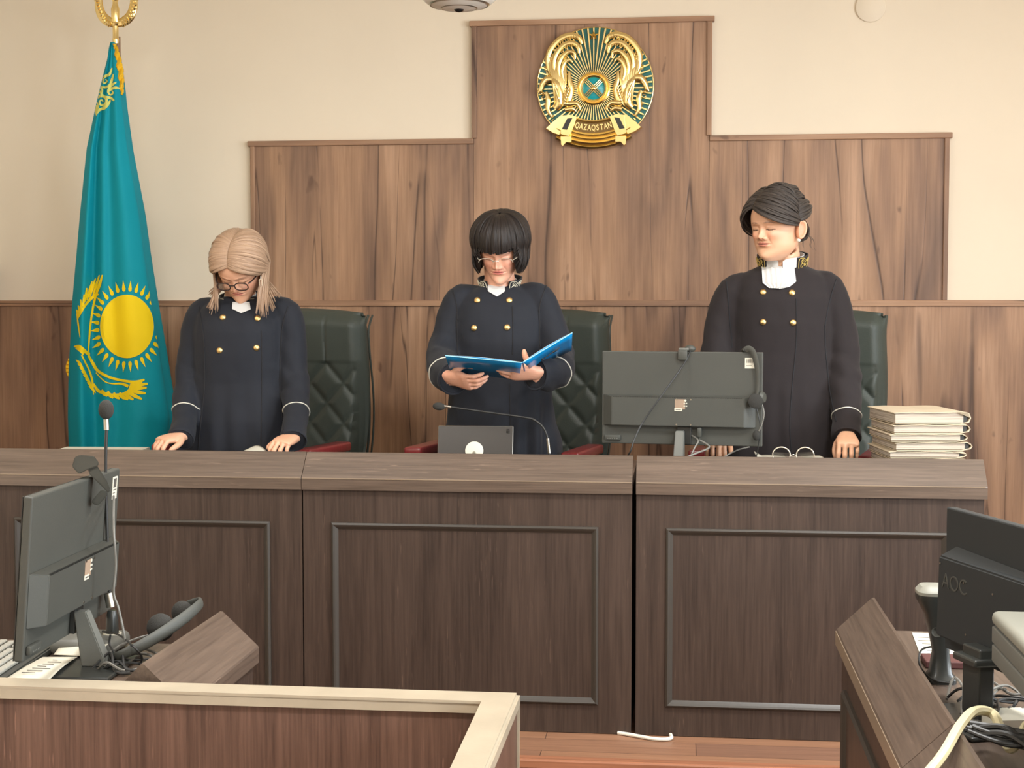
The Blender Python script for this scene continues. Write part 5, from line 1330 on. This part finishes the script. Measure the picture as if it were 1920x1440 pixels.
# ================================================================ flag on its pole
YF = 6.42
fl = thing('flag_on_pole', (W(217, 60, YF).x, YF, .14), 'turquoise flag with yellow sun and eagle hanging on a gilded pole, far left', 'flag')
pole = W(217, 60, YF); zt = W(217, 72, YF).z
b = B(); b.tube([(pole.x, YF+.02, .16), (pole.x, YF+.02, zt+.01)], .013, 14, sm=0); b.build('pole', M['rustic'], fl)
b = B(); b.lathe([(0, 0), (.17, 0), (.17, .02), (.05, .045), (.02, .06), (0, .06)], (pole.x, YF+.02, .14), n=30); b.build('base', M['gold'], fl)
EDGE = [(79, 207, 214), (90, 204, 217), (111, 201, 220), (150, 191, 225), (194, 180.5, 229), (278, 162.5, 240), (400, 150, 262), (480, 143, 272), (569, 135, 285), (630, 132, 295), (687, 129, 304), (740, 127.5, 312), (783, 127, 318), (844, 129, 313), (930, 131, 310), (1000, 133, 306)]
def edge(y, k):
    for a, b_ in zip(EDGE, EDGE[1:]):
        if y <= b_[0]: t = (y-a[0])/(b_[0]-a[0]); return a[k]*(1-t)+b_[k]*t
    return EDGE[-1][k]
def cloth_pt(u, v):
    y = 79+(1000-79)*v; xl, xr = edge(y, 1), edge(y, 2); px = xl+(xr-xl)*u
    wd = (xr-xl)/440
    g = .30*wd*math.sqrt(max(0, 1-(2*u-1)**2))
    am = .13*wd
    f = am*(.95*math.exp(-((u-.10-.03*v)/.07)**2)-.85*math.exp(-((u-.24-.06*v)/.07)**2)+.30*math.exp(-((u-.40)/.10)**2)-.55*math.exp(-((u-.52+.05*v)/.10)**2)*(1-.6*v)+.55*math.exp(-((u-.76)/.16)**2))
    f += .010*v*sin(u*19+3*v)*v+.004*noise.noise(V((u*6, v*5, 2)))
    return W(px, y, YF-.012-g-f)
b = B()
NUF, NVF = 150, 150
b.grid(cloth_pt, NUF, NVF)
def cloth_back(u, v):
    p = cloth_pt(u, v); y = 79+(1000-79)*v; wd = (edge(y, 2)-edge(y, 1))/440
    return V((p.x, YF+.035+.22*wd*math.sqrt(max(0, 1-(2*u-1)**2)), p.z))
b.grid(cloth_back, 30, 60)
for sd in (0, 1): b.grid(lambda u, v, sd=sd: cloth_pt(sd, v).lerp(cloth_back(sd, v), u), 4, 90)
bmc = b.bm.copy(); bmc.normal_update(); FT = BVHTree.FromBMesh(bmc); bmc.free()
flag = b.build('cloth', M['flag'], fl, angle=70)
def fhit(px, py):
    d = (W(px, py, 5)-CC).normalized(); h = FT.ray_cast(CC, d)
    if h[0] is None: h = FT.find_nearest(W(px, py, YF-.05)); return h[0]-d*.0035
    return h[0]-d*.0035
ZX = lambda q: (100+q[0]/3.13, 400+q[1]/3.13)
def print_poly(b, poly):
    p2 = bmesh.new(); vs = [p2.verts.new((x, y, 0)) for x, y in poly]
    try: f_ = p2.faces.new(vs)
    except ValueError: p2.free(); return
    bmesh.ops.triangulate(p2, faces=[f_])
    for _ in range(4):
        es = [e for e in p2.edges if e.calc_length() > 5]
        if not es: break
        bmesh.ops.subdivide_edges(p2, edges=es, cuts=1, use_grid_fill=False); bmesh.ops.triangulate(p2, faces=list(p2.faces))
    mp = {v: b.v(fhit(v.co.x, v.co.y)) for v in p2.verts}
    for f_ in p2.faces: b.f([mp[v] for v in f_.verts])
    p2.free()
def print_stroke(b, pts, w0, w1=None):
    P = catmull([V((x, y, 0)) for x, y in pts], 6); n = len(P); L = []
    ws = lerpr([w0, w1 if w1 is not None else w0], n) if not isinstance(w0, list) else lerpr(w0, n)
    for i in range(n):
        t = (P[min(i+1, n-1)]-P[max(i-1, 0)]).normalized(); nn = V((-t.y, t.x, 0))*ws[i]/2
        L.append([fhit(*(P[i]+nn*k).to_2d()) for k in (-1, 0, 1)])
    b.rings(L, cap=False, closed=False)
b = B()
cx, cy, rx, ry = 238, 612, 50.5, 59.5
print_poly(b, [(cx+rx*cos(2*pi*k/48), cy+ry*sin(2*pi*k/48)) for k in range(48)])
b.build('printed_sun', M['flagyellow'], flag, norm=False)
b = B()
for k in range(32):
    a = 2*pi*(k+.5)/32; P = []
    for rr_, wv in ((1.10, 0), (1.13, .045), (1.20, .055), (1.30, .030), (1.46, 0)):
        P.append((rr_, wv))
    poly = [(cx+rx*r_*cos(a+w_), cy+ry*r_*sin(a+w_)) for r_, w_ in P]+[(cx+rx*r_*cos(a-w_), cy+ry*r_*sin(a-w_)) for r_, w_ in reversed(P[1:-1])]
    if min(p[0] for p in poly) < 176 and cy-40 < poly[0][1] < cy+30: poly = [(cx+(x-cx)*.93, y) for x, y in poly]
    if max(p[0] for p in poly) > edge(poly[-1][1], 2)-1: poly = [(min(x, edge(y, 2)-1.5), y) for x, y in poly]
    print_poly(b, poly)
b.build('printed_rays', M['flagyellow'], flag, norm=False)
b = B()
# eagle: far wing, head, near wing with feathers, tail (strokes follow the print on the cloth)
S_ = lambda pts, w0, w1=None: print_stroke(b, [ZX(q) for q in pts], w0, w1)
S_([(288, 362), (262, 440), (240, 520), (222, 620), (212, 720), (205, 815)], [2.6, 5, 4, 3.6, 3.4, 2])
for q in ([(288, 362), (272, 420), (250, 480)], [(270, 362), (252, 420), (232, 486)], [(248, 382), (232, 430), (214, 496)], [(228, 400), (214, 450), (198, 510)], [(196, 438), (192, 480), (184, 520)], [(180, 476), (180, 510), (172, 545)], [(160, 505), (165, 540), (160, 570)], [(146, 540), (154, 570), (152, 600)], [(136, 565), (144, 590), (143, 620)]):
    S_(q, [2, 5.2, 2.5])
S_([(262, 470), (225, 498), (190, 535), (160, 585), (143, 615)], [6, 5, 4, 3])
S_([(138, 590), (146, 650), (156, 728)], [2, 3, 1])
S_([(122, 782), (142, 782), (165, 792), (200, 822), (214, 820)], [2, 8, 6, 4])
S_([(130, 792), (158, 806), (178, 828)], [1, 5, 4])
S_([(166, 830), (190, 880), (210, 920), (228, 980), (236, 1065)], [3, 3, 3, 4, 1.5])
for i in range(8):
    x, y = 146+i*11, 866+i*22; S_([(x-14, y-6), (x+6, y+10), (x+24, y+34)], [1.5, 5, 2])
S_([(205, 832), (232, 880), (262, 925), (330, 962), (400, 980), (470, 990), (520, 985)], [4, 6, 5, 4.5, 5, 7])
S_([(236, 1000), (262, 1040), (300, 1056), (350, 1066), (410, 1062), (452, 1040)], [3, 6, 5, 5, 6, 7])
for i, q in enumerate(([(455, 1000), (500, 990), (535, 975)], [(450, 1010), (510, 1006), (554, 1000)], [(445, 1022), (505, 1026), (548, 1022)], [(440, 1034), (500, 1050), (542, 1056)], [(430, 1044), (480, 1072), (520, 1090)], [(415, 1050), (440, 1076), (470, 1094)], [(385, 1056), (410, 1080), (440, 1092)], [(350, 1056), (370, 1076), (390, 1088)], [(315, 1048), (335, 1070), (352, 1084)], [(280, 1040), (300, 1060), (318, 1072)])):
    S_(q, [7, 7, 3])
S_([(250, 935), (300, 985), (345, 1000), (400, 1000), (440, 1015)], [2, 2, 2, 4, 6])
b.build('printed_eagle', M['flagyellow'], flag, norm=False)
b = B(); ZY = lambda q: (100+q[0]/3.6, q[1]/3.6)
O_ = lambda pts, w0: print_stroke(b, [ZY(q) for q in pts], w0)
O_([(396, 458), (380, 500), (350, 515), (330, 540), (345, 562), (362, 548), (352, 535)], [2, 5, 5, 4, 3, 3, 2])
O_([(405, 500), (395, 540), (380, 575), (350, 590), (322, 586)], [2, 5, 4.5, 4, 3])
O_([(425, 555), (400, 570), (380, 590), (370, 620), (385, 640), (402, 628), (396, 612)], [2, 5, 4.5, 4, 3, 3, 2])
O_([(452, 598), (420, 592), (392, 600), (375, 615)], [2, 5, 5, 4])
O_([(308, 610), (330, 640), (350, 655), (385, 660), (410, 680)], [3, 4, 5, 5, 3])
O_([(300, 660), (318, 648), (345, 655), (360, 680), (345, 708), (318, 706), (312, 684), (328, 676), (336, 688)], [4, 5, 5, 5, 5, 4, 3, 3, 2])
O_([(292, 690), (298, 720), (290, 750), (290, 780)], [4, 6, 5, 1])
O_([(290, 776), (312, 742), (345, 728), (372, 700), (385, 675)], [1, 5, 6, 5, 2])
O_([(318, 590), (330, 610), (322, 640), (330, 650)], [3, 4, 4, 3])
b.build('printed_ornament', M['flaglight'], flag, norm=False)
b = B(); b.grid(lambda u, v: W(213+v*13+u*(4+7*sin(pi*v)), 82+v*96, YF-.02-.006*sin(v*30+u*4)), 6, 40); b.build('fringe', M['fringe'], fl, solid=.01)
b = B(); b.grid(lambda u, v: W(133-u*9*sin(pi*min(1, .15+v*.9)), 673+v*44, YF+.0-.004*sin(v*40)), 5, 20); b.build('fringe', M['fringe'], fl, solid=.012)
# gilded finial
b = B(); c = W(217, 73, YF); R1 = .0145
b.lathe([(.012, -.02), (.0145, -.005), (.0145, .0), (.013, .004), (.013, .055), (.0155, .058), (.019, .066), (.016, .072), (.0175, .078), (.0185, .13), (.012, .150), (.0115, .165), (.017, .172), (.0175, .178), (.010, .19), (.008, .26), (0, .30)], (c.x, YF, c.z), n=24); b.build('finial_stem', M['gold'], fl)
for sd in (-1, 1):
    b = B(); F0 = lambda x, y, d=0: W(217+sd*x+(2 if sd > 0 else 0), y, YF+d)
    b.tube([F0(2, 44), F0(14, 40), F0(25, 30), F0(31, 14), F0(31, -4), F0(24, -18)], [.016, .022, .022, .020, .015, .008], 12, sm=6, flat=.55, up=(0, 1, 0))
    for i in range(9):
        u = i/8; x, y = 12+24*sin(u*1.35), 46-44*u**1.3; dx, dy = 8*sin(.3+u*1.5), 9*cos(.3+u*1.35)
        b.tube([F0(x-dx*.6, y-dy*.7, -.008), F0(x, y, -.012), F0(x+dx*.55, y+dy*.55, -.004)], [.004, .008, .003], 8, sm=4)
    b.build('finial_wing', M['gold'], fl)

# ================================================================ the round gilded emblem
Ec = W(980+725/5.333, 30+700/5.333, 6.885); RE = 580/5.333/ (2818/6.885); sc = RE/580
em = thing('state_emblem', (Ec.x, 6.89, Ec.z-RE), 'round gold and turquoise coat of arms on the wood panel', 'emblem')
def E3(x, y, d=0): return V((Ec.x+(x-725)*sc, 6.888-d, Ec.z+(700-y)*sc))
b = B(); b.lathe([(0, .0), (RE, .0), (RE, .014), (RE*.985, .020), (0, .020)], (Ec.x, 6.8995, Ec.z), (0, -1, 0), 80); b.build('back_disc', M['teal'], em)
b = B(); b.tube([E3(725+578*cos(2*pi*k/72), 700+578*sin(2*pi*k/72), .006) for k in range(73)], .0028, 8, sm=0); b.build('rim', M['gold'], em)
b = B(); cx0, cy0 = 712, 728
for k in range(64):
    a = 2*pi*k/64; c_, s_ = cos(a), sin(a)
    L_ = 150
    while math.hypot(cx0+c_*L_-725, cy0+s_*L_-700) < 566: L_ += 6
    w0, w1 = 5.2, 11.0*L_/560
    a_, n_ = (cx0+c_*160, cy0+s_*160), (-s_, c_); e_ = (cx0+c_*L_, cy0+s_*L_)
    P = [E3(a_[0]-n_[0]*w0, a_[1]-n_[1]*w0, .012), E3(a_[0]+n_[0]*w0, a_[1]+n_[1]*w0, .012), E3(e_[0]+n_[0]*w1, e_[1]+n_[1]*w1, .012), E3(e_[0]-n_[0]*w1, e_[1]-n_[1]*w1, .012)]
    Q = [E3(a_[0], a_[1], .022), E3(a_[0], a_[1], .022), E3(e_[0], e_[1], .020), E3(e_[0], e_[1], .020)]
    v0 = [b.v(p) for p in P]; tt = [b.v(p.lerp((P[0]+P[1])/2 if i < 2 else (P[2]+P[3])/2, .35)+V((0, -.008, 0))) for i, p in enumerate(P)]
    b.f(tt); [b.f([v0[i], v0[(i+1) % 4], tt[(i+1) % 4], tt[i]]) for i in range(4)]
b.build('sun_rays', M['gold'], em, smooth=False)
c = E3(cx0, cy0); b = B(); u = sc
b.lathe([(108*u, .010), (112*u, .020), (128*u, .026), (134*u, .020), (140*u, .021), (152*u, .030), (166*u, .026), (170*u, .010)], c, (0, -1, 0), 60); b.build('sun_ring', M['gold'], em)
b = B(); b.lathe([(0, .018), (80*u, .016), (112*u, .010)], c, (0, -1, 0), 50); b.build('sun_centre', M['tealbright'], em)
b = B()
for a in (45, 135):
    for o_ in (-17, 0, 17):
        d = V((cos(RAD(a)), 0, sin(RAD(a)))); n_ = V((-d.z, 0, d.x)); p = c+n_*o_*u+V((0, -.021, 0)); h_ = math.sqrt(106**2-o_**2)*u
        b.tube([p-d*h_, p+V((0, -.004, 0)), p+d*h_], 5.5*u, 8, sm=3)
b.sphere(c+V((0, -.026, 0)), (24*u, 14*u, 24*u)); b.build('lattice', M['gold'], em)
def star(x, y, r, d):
    P = []
    for k in range(10): a = -pi/2+2*pi*k/10; rr_ = r if k % 2 == 0 else r*.42; P.append((x+rr_*cos(a), y+rr_*sin(a)))
    b = B(); vs = [b.v(E3(*p, d)) for p in P]; t_ = b.v(E3(x, y, d+.012)); bk = [b.v(E3(*p, d-.006)) for p in P]
    for i in range(10): b.f([vs[i], vs[(i+1) % 10], t_]); b.f([vs[(i+1) % 10], vs[i], bk[i], bk[(i+1) % 10]])
    b.build('star', M['gold'], em, smooth=False)
star(710, 205, 52, .018)
random.seed(3)
for sd in (-1, 1):
    mx = (lambda x: x) if sd < 0 else (lambda x: 1424-x)
    def T_(pts, r, d0=.020, fl_=.7, n=12): b.tube([E3(mx(p[0]), p[1], (p[2] if len(p) > 2 else d0)) for p in pts], [q*sc for q in (r if isinstance(r, list) else [r])] if isinstance(r, list) else r*sc, n, sm=6, flat=fl_, up=(0, 1, 0))
    b = B()      # plumes curling inwards, with their combed edges
    T_([(310, 620), (262, 500), (272, 360), (370, 245), (480, 205), (560, 225), (596, 290)], [16, 30, 32, 34, 34, 30, 18])
    T_([(345, 640), (318, 500), (340, 390), (420, 300), (510, 285), (560, 330), (566, 385)], [14, 24, 27, 28, 28, 24, 14], .030)
    T_([(385, 660), (365, 530), (392, 430), (460, 372), (520, 385), (528, 440)], [14, 22, 24, 24, 20, 10], .036)
    T_([(420, 660), (400, 560), (425, 480), (475, 450), (505, 478)], [12, 19, 19, 17, 9], .040)
    for i in range(15):
        t_ = i/14; x, y = 268+300*t_**1.0, 400-215*sin(t_*1.9)**.9; T_([(x, y, .018), (x+10, y+26, .032), (x+22, y+50, .036)], [3, 5, 3], n=6)
    for i in range(9):
        t_ = i/8; x, y = 380+165*t_, 345-62*sin(t_*2.3); T_([(x, y, .026), (x+8, y+18, .038), (x+15, y+36, .042)], [3, 5, 3], n=6)
    for k_ in range(7):
        f_ = k_/6; T_([(330+f_*110, 880, .030), (325+f_*100, 740, .040), (300+f_*130, 600-40*sin(f_*3), .034), (275+f_*150, 480-30*f_, .026), (300+f_*140, 380+20*f_, .022)], [10, 18, 18, 16, 8], n=8)
    b.build('plume_wing', M['gold'], em)
    b = B()      # horse: head, neck, mane, forelegs
    T_([(470, 560), (470, 640), (486, 720), (470, 820), (430, 900)], [10, 26, 34, 40, 34], .030)
    T_([(300, 640), (345, 690), (372, 780), (372, 870), (330, 930)], [30, 48, 52, 52, 34], .034)
    T_([(300, 640), (250, 640), (205, 690), (180, 750), (165, 772)], [34, 38, 30, 22, 10], .040)
    T_([(262, 600), (252, 580), (246, 556)], [12, 10, 3], .046)
    for i in range(7): T_([(300+i*9, 640+i*16, .05), (322+i*8, 690+i*22, .058), (330+i*7, 750+i*20, .05)], [5, 8, 3], n=6)
    for i in range(6): T_([(440-i*6, 700+i*26, .050), (470-i*8, 740+i*28, .056), (450-i*10, 800+i*24, .048)], [5, 8, 3], n=6)
    T_([(240, 760), (262, 840), (258, 930), (300, 1010)], [14, 28, 24, 10], .034)
    T_([(180, 790), (215, 770), (245, 800), (220, 830), (190, 815)], [6, 9, 9, 7, 4], .034)
    T_([(400, 880), (470, 880), (540, 880), (580, 930), (560, 960)], [20, 30, 24, 14, 6], .036)
    T_([(430, 940), (500, 930), (540, 960)], [26, 24, 10], .034)
    b.sphere(E3(mx(228), 690, .052), 7*sc, 8, 6)
    b.build('winged_horse', M['gold'], em)
    b = B()      # horn tips and leaves along the rim
    for i in range(9):
        a = RAD(118+i*14); x, y = 725+540*cos(a)*1.0, 700-540*sin(a)
        d_ = (-cos(a)*44, sin(a)*44); T_([(x, y, .018), (x+d_[0]*.5-14, y+d_[1]*.5-10, .026), (x+d_[0], y+d_[1], .018)], [5, 12, 4], n=6)
        T_([(x+6, y+26, .016), (x+d_[0]*.7, y+d_[1]*.7+26, .024)], [7, 4], n=6)
    b.build('rim_leaves', M['gold'], em)
    b = B()      # slab ends of the ribbon holding the horns
    for poly, d0, d1 in (([(228, 1122), (318, 1040), (395, 985), (470, 992), (420, 1110), (372, 1196), (300, 1170)], .008, .034), ([(400, 990), (480, 980), (560, 1005), (500, 1170), (470, 1215), (380, 1190)], .012, .044), ([(380, 1200), (500, 1200), (500, 1262), (440, 1262), (405, 1300), (388, 1288)], .010, .036)):
        P = [(mx(x), y) for x, y in poly]; a = [b.v(E3(x, y, d0)) for x, y in P]; c2 = (sum(p[0] for p in P)/len(P), sum(p[1] for p in P)/len(P))
        t_ = [b.v(E3(x+(c2[0]-x)*.10, y+(c2[1]-y)*.10, d1)) for x, y in P]; n = len(P); b.f(t_); b.f(a[::-1])
        for i in range(n): b.f([a[i], a[(i+1) % n], t_[(i+1) % n], t_[i]])
    b.build('ribbon_end', M['gold'], em, smooth=False)
    b = B(); P = [(mx(x), y) for x, y in ((452, 1030), (505, 1022), (452, 1140), (400, 1132))]; b.slab([E3(x, y, .044) for x, y in P], [E3(x, y, .047) for x, y in P]); b.build('dark_slot', M['redwood'] if 0 else M['darkbezel'], em, smooth=False)
def band(r0, r1, a0, a1, d0, d1, name, m, n=40):
    b = B(); R = []
    for i in range(n+1):
        a = RAD(a0+(a1-a0)*i/n); q = lambda r, d: E3(712+r*sin(a), 560+r*cos(a), d)
        R.append([q(r0, 0), q(r0, d0), q((r0+r1)/2, d1), q(r1, d0), q(r1, 0)])
    b.rings(R); return b.build(name, m, em)
band(482, 512, -24, 24, .030, .036, 'ribbon', M['gold']); rb = band(512, 612, -21, 21, .022, .023, 'ribbon_field', mat('emblem_ribbon_shade', lin(120, 92, 46), rough=.5, metal=.4))
band(612, 650, -30, 30, .030, .038, 'ribbon', M['gold']); band(650, 690, -33, 33, .028, .036, 'ribbon', M['gold']); band(690, 728, -34, 34, .026, .034, 'ribbon', M['gold']); band(728, 765, -30, 30, .020, .026, 'ribbon', M['gold'])
for i, ch in enumerate('QAZAQSTAN'):
    a = RAD((i-4)*4.2); p = E3(712+560*sin(a), 560+560*cos(a), .0245)
    text_obj('letter', ch, 78*sc, .0018, Mx.Translation(p) @ Mx.Rotation(-a, 4, 'Y') @ Mx.Rotation(pi/2, 4, 'X') @ Mx.Diagonal((.66, 1, 1, 1)), M['gold'], rb, .0010)
